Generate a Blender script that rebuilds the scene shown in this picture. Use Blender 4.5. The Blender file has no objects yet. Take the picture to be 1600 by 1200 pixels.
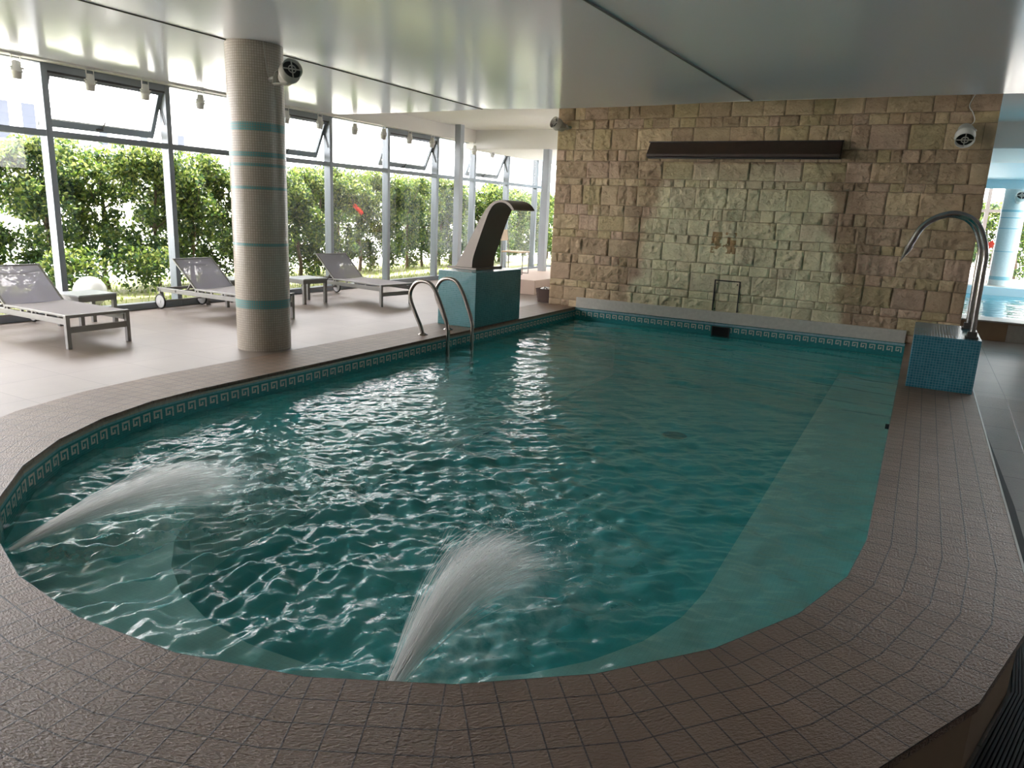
import bpy, bmesh, math, random
import numpy as np
from mathutils import Vector, Matrix, noise as mnoise
random.seed(7)
PI = math.pi
scene = bpy.context.scene
C = scene.collection

# ------------------------------------------------------------------ camera
EYE = 1.5
YAW, PITCH, ROLL, FPX = 0.500945, 0.232839, 0.0441209, 1134.72
cd = bpy.data.cameras.new('camera')
cd.sensor_width = 36.0
cd.lens = FPX / 1600 * 36
cd.clip_end = 400
cam = bpy.data.objects.new('camera', cd)
C.objects.link(cam)
fwd = Vector((-math.sin(YAW) * math.cos(PITCH), math.cos(YAW) * math.cos(PITCH), -math.sin(PITCH)))
rgt = Vector((math.cos(YAW), math.sin(YAW), 0))
upv = rgt.cross(fwd)
r2 = rgt * math.cos(ROLL) + upv * math.sin(ROLL)
u2 = -rgt * math.sin(ROLL) + upv * math.cos(ROLL)
m = Matrix((r2, u2, -fwd)).transposed().to_4x4()
m.translation = Vector((0, 0, EYE))
cam.matrix_world = m
scene.camera = cam

# ------------------------------------------------------------------ light
world = bpy.data.worlds.new('World')
scene.world = world
world.use_nodes = True
bg = world.node_tree.nodes['Background']
bg.inputs[0].default_value = (1.0, 0.97, 0.985, 1)
bg.inputs[1].default_value = 7.0
sd = bpy.data.lights.new('sun', 'SUN')
sd.energy = 14.0
sd.angle = math.radians(2.0)
sd.color = (1.0, 0.96, 0.92)
sun = bpy.data.objects.new('sun', sd)
C.objects.link(sun)
sun.rotation_euler = Vector((-0.05, 0.60, 0.80)).to_track_quat('Z', 'Y').to_euler()
vs = scene.view_settings
vs.view_transform = 'Standard'
vs.look = 'None'
vs.exposure = 0.85
vs.gamma = 1.0
vs.use_curve_mapping = False
scene.cycles.max_bounces = 10
scene.cycles.diffuse_bounces = 5
scene.cycles.glossy_bounces = 5
scene.cycles.volume_bounces = 6
scene.cycles.transparent_max_bounces = 24
scene.cycles.caustics_reflective = False
scene.cycles.caustics_refractive = False
scene.cycles.sample_clamp_indirect = 6.0
scene.cycles.blur_glossy = 0.5


def portal(loc, size_x, size_y, direction):
    l = bpy.data.lights.new('portal', 'AREA')
    l.shape = 'RECTANGLE'
    l.size, l.size_y = size_x, size_y
    l.cycles.is_portal = True
    o = bpy.data.objects.new('portal', l)
    C.objects.link(o)
    o.location = loc
    o.rotation_euler = Vector(direction).to_track_quat('-Z', 'Y').to_euler()


# ------------------------------------------------------------------ materials
def nt(name):
    mt = bpy.data.materials.new(name)
    mt.use_nodes = True
    t = mt.node_tree
    return mt, t, t.nodes['Principled BSDF'], t.nodes['Material Output']


def node(t, kind, **kw):
    n = t.nodes.new(kind)
    for k, v in kw.items():
        if k.startswith('i_'):
            key = k[2:]
            n.inputs[int(key) if key.isdigit() else key.replace('_', ' ')].default_value = v
        else:
            setattr(n, k, v)
    return n


def c4(c):
    return (c[0], c[1], c[2], 1)


def simple(name, col, rough=0.5, metal=0.0, spec=0.5, var=0.0, scale=8.0, bump=0.0, bscale=60.0, ior=None):
    mt, t, p, out = nt(name)
    p.inputs['Base Color'].default_value = c4(col)
    p.inputs['Roughness'].default_value = rough
    p.inputs['Metallic'].default_value = metal
    p.inputs['Specular IOR Level'].default_value = spec
    if ior:
        p.inputs['IOR'].default_value = ior
    if var or bump:
        co = node(t, 'ShaderNodeTexCoord')
    if var:
        nz = node(t, 'ShaderNodeTexNoise', i_Scale=scale, i_Detail=4.0)
        t.links.new(co.outputs['Object'], nz.inputs['Vector'])
        mx = node(t, 'ShaderNodeMix', data_type='RGBA')
        mx.inputs[6].default_value = c4([x * (1 - var) for x in col])
        mx.inputs[7].default_value = c4([min(1, x * (1 + var)) for x in col])
        t.links.new(nz.outputs[0], mx.inputs[0])
        t.links.new(mx.outputs[2], p.inputs['Base Color'])
    if bump:
        nb = node(t, 'ShaderNodeTexNoise', i_Scale=bscale, i_Detail=5.0)
        t.links.new(co.outputs['Object'], nb.inputs['Vector'])
        b = node(t, 'ShaderNodeBump', i_Strength=bump, i_Distance=0.01)
        t.links.new(nb.outputs[0], b.inputs['Height'])
        t.links.new(b.outputs[0], p.inputs['Normal'])
    return mt


def tiles(name, c1, c2, grout, w, h, gap, rough, rough_bump=0.0, bscale=40.0, offset=0.0, spec=0.5,
          coord='UV', gap_bump=0.4, stretch=(1, 1, 1), stain=0.0, bias=0.0):
    mt, t, p, out = nt(name)
    co = node(t, 'ShaderNodeTexCoord')
    br = node(t, 'ShaderNodeTexBrick', offset=offset, squash=1.0)
    br.inputs['Color1'].default_value = c4(c1)
    br.inputs['Color2'].default_value = c4(c2)
    br.inputs['Mortar'].default_value = c4(grout)
    br.inputs['Scale'].default_value = 1.0
    br.inputs['Mortar Size'].default_value = gap
    br.inputs['Mortar Smooth'].default_value = 0.3
    br.inputs['Bias'].default_value = bias
    br.inputs['Brick Width'].default_value = w
    br.inputs['Row Height'].default_value = h
    t.links.new(co.outputs[coord], br.inputs['Vector'])
    colout = br.outputs['Color']
    if stain:
        ns = node(t, 'ShaderNodeTexNoise', i_Scale=3.0, i_Detail=6.0)
        t.links.new(co.outputs['Object'], ns.inputs['Vector'])
        mp = node(t, 'ShaderNodeMapRange')
        mp.inputs[1].default_value = 0.35
        mp.inputs[2].default_value = 0.7
        mp.inputs[3].default_value = 1 - stain
        mp.inputs[4].default_value = 1 + stain
        t.links.new(ns.outputs[0], mp.inputs[0])
        ml = node(t, 'ShaderNodeMix', data_type='RGBA', blend_type='MULTIPLY')
        ml.inputs[0].default_value = 1.0
        t.links.new(colout, ml.inputs[6])
        t.links.new(mp.outputs[0], ml.inputs[7])
        colout = ml.outputs[2]
    t.links.new(colout, p.inputs['Base Color'])
    p.inputs['Roughness'].default_value = rough
    p.inputs['Specular IOR Level'].default_value = spec
    inv = node(t, 'ShaderNodeMath', operation='SUBTRACT')
    inv.inputs[0].default_value = 1.0
    t.links.new(br.outputs['Fac'], inv.inputs[1])
    b = node(t, 'ShaderNodeBump', i_Strength=gap_bump, i_Distance=0.004)
    t.links.new(inv.outputs[0], b.inputs['Height'])
    last = b
    if rough_bump:
        mpg = node(t, 'ShaderNodeMapping')
        mpg.inputs['Scale'].default_value = stretch
        t.links.new(co.outputs[coord], mpg.inputs['Vector'])
        nb = node(t, 'ShaderNodeTexNoise', i_Scale=bscale, i_Detail=4.0, i_Roughness=0.55)
        t.links.new(mpg.outputs[0], nb.inputs['Vector'])
        b2 = node(t, 'ShaderNodeBump', i_Strength=rough_bump, i_Distance=0.013)
        t.links.new(nb.outputs[0], b2.inputs['Height'])
        t.links.new(b.outputs[0], b2.inputs['Normal'])
        last = b2
    t.links.new(last.outputs[0], p.inputs['Normal'])
    return mt


def vcol(name, rough=0.5, bump=0.0, bscale=60.0, spec=0.5, translucent=0.0):
    mt, t, p, out = nt(name)
    a = node(t, 'ShaderNodeAttribute', attribute_name='Col')
    t.links.new(a.outputs['Color'], p.inputs['Base Color'])
    p.inputs['Roughness'].default_value = rough
    p.inputs['Specular IOR Level'].default_value = spec
    if bump:
        co = node(t, 'ShaderNodeTexCoord')
        nb = node(t, 'ShaderNodeTexNoise', i_Scale=bscale, i_Detail=6.0)
        t.links.new(co.outputs['Object'], nb.inputs['Vector'])
        b = node(t, 'ShaderNodeBump', i_Strength=bump, i_Distance=0.02)
        t.links.new(nb.outputs[0], b.inputs['Height'])
        t.links.new(b.outputs[0], p.inputs['Normal'])
    if translucent:
        tr = node(t, 'ShaderNodeBsdfTranslucent')
        t.links.new(a.outputs['Color'], tr.inputs[0])
        ms = node(t, 'ShaderNodeMixShader')
        ms.inputs[0].default_value = translucent
        t.links.new(p.outputs[0], ms.inputs[1])
        t.links.new(tr.outputs[0], ms.inputs[2])
        t.links.new(ms.outputs[0], out.inputs[0])
    return mt


def front_only(t, fr):
    """reflection only where a ray enters the sheet from its outer side"""
    ge = node(t, 'ShaderNodeNewGeometry')
    inv = node(t, 'ShaderNodeMath', operation='SUBTRACT')
    inv.inputs[0].default_value = 1.0
    t.links.new(ge.outputs['Backfacing'], inv.inputs[1])
    mu = node(t, 'ShaderNodeMath', operation='MULTIPLY')
    t.links.new(fr.outputs[0], mu.inputs[0])
    t.links.new(inv.outputs[0], mu.inputs[1])
    return mu


def glass(name, tint=(0.95, 0.95, 0.95), ior=1.5):
    mt, t, p, out = nt(name)
    t.nodes.remove(p)
    tr = node(t, 'ShaderNodeBsdfTransparent')
    tr.inputs[0].default_value = c4(tint)
    gl = node(t, 'ShaderNodeBsdfGlossy', i_Roughness=0.0)
    fr = node(t, 'ShaderNodeFresnel', i_IOR=ior)
    ms = node(t, 'ShaderNodeMixShader')
    t.links.new(front_only(t, fr).outputs[0], ms.inputs[0])
    t.links.new(tr.outputs[0], ms.inputs[1])
    t.links.new(gl.outputs[0], ms.inputs[2])
    t.links.new(ms.outputs[0], out.inputs[0])
    return mt


def sheer(name, col, clear, rough=0.7):
    mt, t, p, out = nt(name)
    p.inputs['Base Color'].default_value = c4(col)
    p.inputs['Roughness'].default_value = rough
    tr = node(t, 'ShaderNodeBsdfTransparent')
    tl = node(t, 'ShaderNodeBsdfTranslucent')
    tl.inputs[0].default_value = c4(col)
    ma = node(t, 'ShaderNodeMixShader')
    ma.inputs[0].default_value = 0.45
    t.links.new(p.outputs[0], ma.inputs[1])
    t.links.new(tl.outputs[0], ma.inputs[2])
    ms = node(t, 'ShaderNodeMixShader')
    ms.inputs[0].default_value = clear
    t.links.new(ma.outputs[0], ms.inputs[1])
    t.links.new(tr.outputs[0], ms.inputs[2])
    t.links.new(ms.outputs[0], out.inputs[0])
    return mt


def foam_mat(name, col, clear):
    mt, t, p, out = nt(name)
    t.nodes.remove(p)
    df = node(t, 'ShaderNodeBsdfDiffuse')
    tl = node(t, 'ShaderNodeBsdfTranslucent')
    tr = node(t, 'ShaderNodeBsdfTransparent')
    for x in (df, tl):
        x.inputs[0].default_value = c4(col)
    a = node(t, 'ShaderNodeMixShader')
    a.inputs[0].default_value = 0.5
    t.links.new(df.outputs[0], a.inputs[1])
    t.links.new(tl.outputs[0], a.inputs[2])
    b = node(t, 'ShaderNodeMixShader')
    b.inputs[0].default_value = clear
    t.links.new(a.outputs[0], b.inputs[1])
    t.links.new(tr.outputs[0], b.inputs[2])
    t.links.new(b.outputs[0], out.inputs[0])
    return mt


def water_mat(name, tint, body, body_amount, bump=0.35, bscale=26.0, aerated=None):
    mt, t, p, out = nt(name)
    t.nodes.remove(p)
    co = node(t, 'ShaderNodeTexCoord')
    n1 = node(t, 'ShaderNodeTexNoise', i_Scale=bscale, i_Detail=3.0, i_Roughness=0.55, i_Distortion=0.6)
    t.links.new(co.outputs['Object'], n1.inputs['Vector'])
    b = node(t, 'ShaderNodeBump', i_Strength=bump, i_Distance=0.02)
    t.links.new(n1.outputs[0], b.inputs['Height'])
    if aerated:
        # finer chop and air bubbles where the jets stir the water
        ch = node(t, 'ShaderNodeAttribute', attribute_name='chop')
        mu = node(t, 'ShaderNodeMath', operation='MULTIPLY')
        mu.inputs[1].default_value = bump
        t.links.new(ch.outputs['Fac'], mu.inputs[0])
        t.links.new(mu.outputs[0], b.inputs['Strength'])
    tr = node(t, 'ShaderNodeBsdfTransparent')
    tr.inputs[0].default_value = c4(tint)
    df = node(t, 'ShaderNodeBsdfDiffuse')
    df.inputs[0].default_value = c4(body)
    m1 = node(t, 'ShaderNodeMixShader')
    m1.inputs[0].default_value = body_amount
    if aerated:
        ai = node(t, 'ShaderNodeAttribute', attribute_name='air')
        na = node(t, 'ShaderNodeTexNoise', i_Scale=7.0, i_Detail=6.0, i_Roughness=0.65)
        t.links.new(co.outputs['Object'], na.inputs['Vector'])
        mr = node(t, 'ShaderNodeMapRange')
        mr.inputs[1].default_value = 0.35
        mr.inputs[2].default_value = 0.68
        t.links.new(na.outputs[0], mr.inputs[0])
        ma = node(t, 'ShaderNodeMath', operation='MULTIPLY')
        t.links.new(ai.outputs['Fac'], ma.inputs[0])
        t.links.new(mr.outputs[0], ma.inputs[1])
        mc = node(t, 'ShaderNodeMix', data_type='RGBA')
        mc.inputs[6].default_value = c4(body)
        mc.inputs[7].default_value = c4(aerated)
        t.links.new(ma.outputs[0], mc.inputs[0])
        t.links.new(mc.outputs[2], df.inputs[0])
        ad = node(t, 'ShaderNodeMath', operation='MULTIPLY_ADD')
        ad.inputs[1].default_value = 0.35
        ad.inputs[2].default_value = body_amount
        t.links.new(ma.outputs[0], ad.inputs[0])
        t.links.new(ad.outputs[0], m1.inputs[0])
    t.links.new(tr.outputs[0], m1.inputs[1])
    t.links.new(df.outputs[0], m1.inputs[2])
    gl = node(t, 'ShaderNodeBsdfGlossy', i_Roughness=0.03)
    t.links.new(b.outputs[0], gl.inputs['Normal'])
    fr = node(t, 'ShaderNodeFresnel', i_IOR=1.45)
    t.links.new(b.outputs[0], fr.inputs['Normal'])
    m2 = node(t, 'ShaderNodeMixShader')
    t.links.new(front_only(t, fr).outputs[0], m2.inputs[0])
    t.links.new(m1.outputs[0], m2.inputs[1])
    t.links.new(gl.outputs[0], m2.inputs[2])
    t.links.new(m2.outputs[0], out.inputs[0])
    return mt


def column_mat(name, base1, base2, grout, band, bands, s=0.0235):
    """small square mosaic with bands of coloured tiles at given heights"""
    mt, t, p, out = nt(name)
    co = node(t, 'ShaderNodeTexCoord')
    br = node(t, 'ShaderNodeTexBrick', offset=0.0, squash=1.0)
    br.inputs['Color1'].default_value = c4(base1)
    br.inputs['Color2'].default_value = c4(base2)
    br.inputs['Mortar'].default_value = c4(grout)
    for k, v in (('Scale', 1.0), ('Mortar Size', 0.0022), ('Mortar Smooth', 0.2), ('Brick Width', s), ('Row Height', s)):
        br.inputs[k].default_value = v
    t.links.new(co.outputs['UV'], br.inputs['Vector'])
    sx = node(t, 'ShaderNodeSeparateXYZ')
    t.links.new(co.outputs['Object'], sx.inputs[0])
    acc = None
    for (z0, z1) in bands:
        cm = node(t, 'ShaderNodeMath', operation='COMPARE')
        cm.inputs[1].default_value = (z0 + z1) / 2
        cm.inputs[2].default_value = (z1 - z0) / 2
        t.links.new(sx.outputs[2], cm.inputs[0])
        if acc is None:
            acc = cm
        else:
            ad = node(t, 'ShaderNodeMath', operation='MAXIMUM')
            t.links.new(acc.outputs[0], ad.inputs[0])
            t.links.new(cm.outputs[0], ad.inputs[1])
            acc = ad
    notg = node(t, 'ShaderNodeMath', operation='SUBTRACT')
    notg.inputs[0].default_value = 1.0
    t.links.new(br.outputs['Fac'], notg.inputs[1])
    f = node(t, 'ShaderNodeMath', operation='MULTIPLY')
    t.links.new(acc.outputs[0], f.inputs[0])
    t.links.new(notg.outputs[0], f.inputs[1])
    mx = node(t, 'ShaderNodeMix', data_type='RGBA')
    t.links.new(f.outputs[0], mx.inputs[0])
    t.links.new(br.outputs['Color'], mx.inputs[6])
    mx.inputs[7].default_value = c4(band)
    t.links.new(mx.outputs[2], p.inputs['Base Color'])
    p.inputs['Roughness'].default_value = 0.32
    b = node(t, 'ShaderNodeBump', i_Strength=0.35, i_Distance=0.003)
    t.links.new(notg.outputs[0], b.inputs['Height'])
    t.links.new(b.outputs[0], p.inputs['Normal'])
    return mt


M = {}
M['deck'] = tiles('deck_tiles', (0.195, 0.155, 0.13), (0.214, 0.171, 0.142), (0.115, 0.09, 0.075), 0.6, 0.6, 0.003, 0.42,
                  0.05, 30, gap_bump=0.2, stain=0.05)
M['coping'] = tiles('coping_tiles', (0.182, 0.120, 0.082), (0.214, 0.144, 0.100), (0.045, 0.032, 0.026), 0.1083, 0.1083,
                    0.0032, 0.44, 0.85, 80, gap_bump=0.8, stretch=(0.7, 1.5, 1), stain=0.10)
M['ramp'] = tiles('ramp_tiles', (0.30, 0.26, 0.235), (0.34, 0.295, 0.265), (0.12, 0.10, 0.09), 0.6, 0.6, 0.004, 0.36,
                  0.25, 60, gap_bump=0.4, stain=0.06)
M['plaster'] = simple('coping_side_plaster', (0.33, 0.245, 0.17), 0.7, var=0.08, scale=5)
M['ceil'] = simple('ceiling_film', (0.75, 0.775, 0.86), 0.17, spec=0.9, ior=1.6)
M['ceil_matte'] = simple('ceiling_paint', (0.78, 0.77, 0.75), 0.75)
M['ceil_blue'] = simple('ceiling_pale_paint', (0.70, 0.74, 0.78), 0.5)
M['post'] = simple('pale_grey_post', (0.40, 0.44, 0.49), 0.45)
M['teal_blue'] = tiles('blue_teal_mosaic', (0.022, 0.135, 0.185), (0.035, 0.175, 0.23), (0.11, 0.26, 0.31), 0.025, 0.025, 0.002, 0.22,
                       gap_bump=0.4, stain=0.08)
M['white'] = simple('white_paint', (0.80, 0.79, 0.76), 0.5)
M['pale_blue'] = simple('pale_blue_paint', (0.55, 0.72, 0.79), 0.5)
M['seam'] = simple('dark_seam', (0.10, 0.10, 0.09), 0.6)
M['alu'] = simple('grey_aluminium', (0.24, 0.27, 0.30), 0.36, metal=0.25)
M['alu_dark'] = simple('dark_gasket', (0.05, 0.05, 0.055), 0.5)
M['glass'] = glass('window_glass')
M['steel'] = simple('brushed_steel', (0.155, 0.14, 0.125), 0.48, metal=1.0, bump=0.01, bscale=30)
M['steel_bright'] = simple('polished_steel', (0.42, 0.41, 0.40), 0.14, metal=1.0)
M['rail'] = simple('satin_steel', (0.30, 0.27, 0.24), 0.26, metal=1.0)
M['teal_tile'] = tiles('teal_mosaic', (0.035, 0.165, 0.185), (0.06, 0.21, 0.23), (0.13, 0.30, 0.31), 0.025, 0.025, 0.0016, 0.22,
                       gap_bump=0.4, stain=0.08)
M['teal_pale'] = tiles('pale_teal_mosaic', (0.10, 0.31, 0.32), (0.13, 0.36, 0.36), (0.20, 0.42, 0.42), 0.025, 0.025, 0.0016, 0.25,
                       gap_bump=0.3, stain=0.08)
M['basin'] = tiles('basin_mosaic', (0.012, 0.30, 0.32), (0.018, 0.36, 0.37), (0.10, 0.36, 0.36), 0.025, 0.025, 0.0012, 0.4,
                   coord='Object', gap_bump=0.0)
M['bench'] = tiles('bench_mosaic', (0.74, 0.66, 0.56), (0.78, 0.70, 0.60), (0.62, 0.57, 0.49), 0.025, 0.025, 0.0012, 0.4,
                   coord='Object', gap_bump=0.0, stain=0.12)
M['water'] = water_mat('pool_water', (0.66, 0.90, 0.89), (0.045, 0.45, 0.48), 0.36, bump=0.30, bscale=24.0, aerated=(0.50, 0.68, 0.65))
M['water2'] = water_mat('swimming_pool_water', (0.55, 0.85, 0.95), (0.10, 0.48, 0.62), 0.55, bump=0.3, bscale=5)
M['keyband'] = vcol('waterline_mosaic', 0.22)
M['stone'] = vcol('ashlar_stone', 0.82, bump=0.9, bscale=34, spec=0.25)
M['curb'] = simple('pale_marble', (0.50, 0.47, 0.42), 0.35, var=0.18, scale=20)
M['wood_dark'] = simple('dark_wood', (0.050, 0.032, 0.024), 0.5, var=0.3, scale=14, bump=0.1)
M['black'] = simple('black_plastic', (0.012, 0.012, 0.013), 0.45)
M['lamp_white'] = simple('white_lamp_metal', (0.72, 0.72, 0.69), 0.38)
M['lamp_grey'] = simple('grey_lamp_metal', (0.46, 0.44, 0.40), 0.38)
M['lounger'] = simple('grey_coated_frame', (0.25, 0.245, 0.235), 0.38, metal=0.3)
M['sling'] = sheer('sheer_mesh', (0.50, 0.49, 0.58), 0.25)
M['sling_seat'] = sheer('seat_mesh', (0.50, 0.475, 0.48), 0.05)
M['tyre'] = simple('black_rubber', (0.02, 0.02, 0.02), 0.6)
M['hub'] = simple('grey_hub', (0.42, 0.42, 0.42), 0.4)
M['tabletop'] = simple('pale_table_top', (0.52, 0.56, 0.57), 0.25)
M['globe'] = simple('white_globe', (0.85, 0.86, 0.87), 0.3)
M['leaf'] = vcol('leaves', 0.42, translucent=0.35)
M['bark'] = simple('bark', (0.13, 0.095, 0.065), 0.9, var=0.4, scale=20, bump=0.5)
M['lawn'] = simple('lawn', (0.24, 0.25, 0.11), 0.9, var=0.6, scale=6, bump=0.6, bscale=60)
M['grass'] = vcol('grass_blades', 0.6, translucent=0.3)
M['paving'] = simple('pale_paving', (0.68, 0.66, 0.63), 0.8, var=0.1)
M['wallpaint'] = simple('room_wall_paint', (0.48, 0.45, 0.41), 0.7)
M['facade'] = simple('white_facade', (0.80, 0.80, 0.80), 0.7)
M['facade_glass'] = simple('facade_glass', (0.03, 0.04, 0.06), 0.4)
M['red'] = simple('red_plastic', (0.75, 0.06, 0.03), 0.4)
M['flower'] = simple('red_flower', (0.80, 0.07, 0.02), 0.6)
M['spray'] = foam_mat('spray_water', (0.97, 0.98, 0.97), 0.6)
M['wicker'] = simple('brown_wicker', (0.09, 0.055, 0.045), 0.7, bump=0.9, bscale=50)
M['chair_wood'] = simple('pale_wood', (0.62, 0.47, 0.30), 0.5, var=0.1)
M['tan_riser'] = simple('tan_riser', (0.40, 0.27, 0.17), 0.6, var=0.08)
M['pink_riser'] = simple('pinkish_riser', (0.58, 0.44, 0.36), 0.6, var=0.05)
M['grate'] = simple('black_grate', (0.012, 0.012, 0.012), 0.5)
M['pit'] = simple('drain_pit', (0.006, 0.006, 0.006), 0.9)
M['towel'] = simple('white_towel', (0.75, 0.74, 0.74), 0.9, var=0.08)
M['pink_frame'] = simple('pink_frame', (0.55, 0.42, 0.39), 0.5)
M['column'] = column_mat('column_mosaic', (0.44, 0.385, 0.315), (0.50, 0.44, 0.365), (0.27, 0.235, 0.195), (0.09, 0.31, 0.31),
                         [(2.148, 2.223), (1.905, 1.951), (1.820, 1.848), (1.603, 1.634), (1.056, 1.087), (0.437, 0.521)])
M['column2'] = column_mat('pale_column_mosaic', (0.60, 0.70, 0.72), (0.66, 0.75, 0.77), (0.45, 0.58, 0.62), (0.12, 0.42, 0.55),
                          [(1.98, 2.03), (1.84, 1.86), (1.60, 1.62), (1.08, 1.10), (0.44, 0.52)])


# ------------------------------------------------------------------ mesh helpers
class MB:
    def __init__(s):
        s.v, s.f, s.uv, s.col, s.sm = [], [], [], [], []

    def face(s, pts, uv=None, col=None, smooth=False):
        n = len(s.v)
        s.v += [tuple(p) for p in pts]
        s.f.append(tuple(range(n, n + len(pts))))
        s.uv.append(uv)
        s.col.append(col)
        s.sm.append(smooth)

    def idx(s, vs_, faces, smooth=True, col=None):
        n = len(s.v)
        s.v += [tuple(p) for p in vs_]
        for f in faces:
            s.f.append(tuple(n + i for i in f))
            s.uv.append(None)
            s.col.append(col)
            s.sm.append(smooth)

    def box(s, x0, x1, y0, y1, z0, z1, col=None):
        s.obox(Vector(((x0 + x1) / 2, (y0 + y1) / 2, (z0 + z1) / 2)), (abs(x1 - x0) / 2, abs(y1 - y0) / 2, abs(z1 - z0) / 2), col=col)

    def obox(s, c, h, R=None, col=None):
        R = R or Matrix.Identity(3)
        c = Vector(c)
        P = [c + R @ Vector((sx * h[0], sy * h[1], sz * h[2])) for sz in (-1, 1) for sy in (-1, 1) for sx in (-1, 1)]
        lx, ly, lz = 2 * h[0], 2 * h[1], 2 * h[2]
        for q, du, dv in (((0, 2, 3, 1), 'y', 'x'), ((4, 5, 7, 6), 'x', 'y'), ((0, 1, 5, 4), 'x', 'z'), ((2, 6, 7, 3), 'z', 'x'),
                          ((0, 4, 6, 2), 'z', 'y'), ((1, 3, 7, 5), 'y', 'z')):
            L = {'x': lx, 'y': ly, 'z': lz}
            u, v = L[du], L[dv]
            s.face([P[i] for i in q], uv=[(0, 0), (u, 0), (u, v), (0, v)], col=col)

    def bar(s, p0, p1, w, h, up=(0, 0, 1)):
        """rectangular bar from p0 to p1"""
        p0, p1 = Vector(p0), Vector(p1)
        d = (p1 - p0)
        L = d.length
        d.normalize()
        u = Vector(up)
        if abs(d.dot(u)) > 0.98:
            u = Vector((0, 1, 0))
        side = d.cross(u).normalized()
        u = side.cross(d)
        R = Matrix((d, side, u)).transposed()
        s.obox((p0 + p1) / 2, (L / 2, w / 2, h / 2), R)

    def tube(s, pts, r, n=10, caps=True, radii=None, col=None):
        pts = [Vector(p) for p in pts]
        rings = []
        prev = None
        for i, p in enumerate(pts):
            if i == 0:
                d = pts[1] - pts[0]
            elif i == len(pts) - 1:
                d = pts[-1] - pts[-2]
            else:
                d = (pts[i + 1] - pts[i]).normalized() + (pts[i] - pts[i - 1]).normalized()
            d.normalize()
            if prev is None:
                a = Vector((0, 0, 1)) if abs(d.z) < 0.9 else Vector((1, 0, 0))
                x = d.cross(a).normalized()
            else:
                x = (prev - d * prev.dot(d)).normalized()
            prev = x
            y = d.cross(x)
            rr = radii[i] if radii else r
            rings.append([p + (x * math.cos(2 * PI * k / n) + y * math.sin(2 * PI * k / n)) * rr for k in range(n)])
        vs_ = [q for ring in rings for q in ring]
        fs = []
        for i in range(len(rings) - 1):
            for k in range(n):
                k2 = (k + 1) % n
                fs.append((i * n + k, i * n + k2, (i + 1) * n + k2, (i + 1) * n + k))
        s.idx(vs_, fs, True, col)
        if caps:
            s.idx(rings[0][::-1], [tuple(range(n))], False, col)
            s.idx(rings[-1], [tuple(range(n))], False, col)

    def cyl(s, p0, p1, r, n=24, r1=None, caps=True):
        s.tube([p0, p1], r, n, caps, [r, r if r1 is None else r1])

    def lathe(s, prof, origin=(0, 0, 0), axis=(0, 0, 1), n=28):
        """prof: list of (radius, distance along the axis)"""
        o = Vector(origin)
        d = Vector(axis).normalized()
        a = Vector((0, 0, 1)) if abs(d.z) < 0.9 else Vector((1, 0, 0))
        x = d.cross(a).normalized()
        y = d.cross(x)
        vs_ = [o + d * h + (x * math.cos(2 * PI * k / n) + y * math.sin(2 * PI * k / n)) * max(r, 1e-5) for r, h in prof for k in range(n)]
        fs = []
        for i in range(len(prof) - 1):
            for k in range(n):
                k2 = (k + 1) % n
                fs.append((i * n + k, (i + 1) * n + k, (i + 1) * n + k2, i * n + k2))
        s.idx(vs_, fs, True)

    def sphere(s, c, r, n=24, sq=(1, 1, 1)):
        c = Vector(c)
        m_ = n // 2
        vs_ = [c + Vector((r * sq[0] * math.sin(PI * i / m_) * math.cos(2 * PI * k / n), r * sq[1] * math.sin(PI * i / m_) * math.sin(2 * PI * k / n),
                           r * sq[2] * math.cos(PI * i / m_))) for i in range(m_ + 1) for k in range(n)]
        fs = [(i * n + k, (i + 1) * n + k, (i + 1) * n + (k + 1) % n, i * n + (k + 1) % n) for i in range(m_) for k in range(n)]
        s.idx(vs_, fs, True)

    def prism(s, poly, axis, a0, a1):
        """poly of 2D points extruded along axis 'y' (poly in x,z) or 'z' (poly in x,y)"""
        def P(q, a):
            return (q[0], a, q[1]) if axis == 'y' else (q[0], q[1], a)
        n = len(poly)
        s.face([P(q, a0) for q in poly])
        s.face([P(q, a1) for q in poly][::-1])
        for i in range(n):
            j = (i + 1) % n
            s.face([P(poly[i], a0), P(poly[i], a1), P(poly[j], a1), P(poly[j], a0)])

    def build(s, name, material, parent=None, bevel=0.0, recalc=True, merge=False):
        me = bpy.data.meshes.new(name)
        me.from_pydata(s.v, [], s.f)
        if any(u is not None for u in s.uv):
            uvl = me.uv_layers.new(name='UVMap')
            k = 0
            for f, u in zip(s.f, s.uv):
                for i in range(len(f)):
                    uvl.data[k].uv = u[i] if u is not None else (0, 0)
                    k += 1
        if any(c is not None for c in s.col):
            ca = me.color_attributes.new('Col', 'FLOAT_COLOR', 'CORNER')
            arr = []
            for f, c in zip(s.f, s.col):
                arr += list(c4(c or (0.5, 0.5, 0.5))) * len(f)
            ca.data.foreach_set('color', arr)
        me.polygons.foreach_set('use_smooth', s.sm)
        me.materials.append(material)
        if recalc or merge:
            bm = bmesh.new()
            bm.from_mesh(me)
            if merge or bevel:
                bmesh.ops.remove_doubles(bm, verts=bm.verts, dist=1e-5)
            bmesh.ops.recalc_face_normals(bm, faces=bm.faces)
            bm.to_mesh(me)
            bm.free()
        me.update()
        o = bpy.data.objects.new(name, me)
        C.objects.link(o)
        if parent is not None:
            o.parent = parent
        if bevel:
            b = o.modifiers.new('bevel', 'BEVEL')
            b.width = bevel
            b.segments = 2
            b.limit_method = 'ANGLE'
        return o


def tag(o, label=None, cat=None, group=None, kind=None):
    if label:
        o['label'] = label
    if cat:
        o['category'] = cat
    if group:
        o['group'] = group
    if kind:
        o['kind'] = kind
    return o


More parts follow.
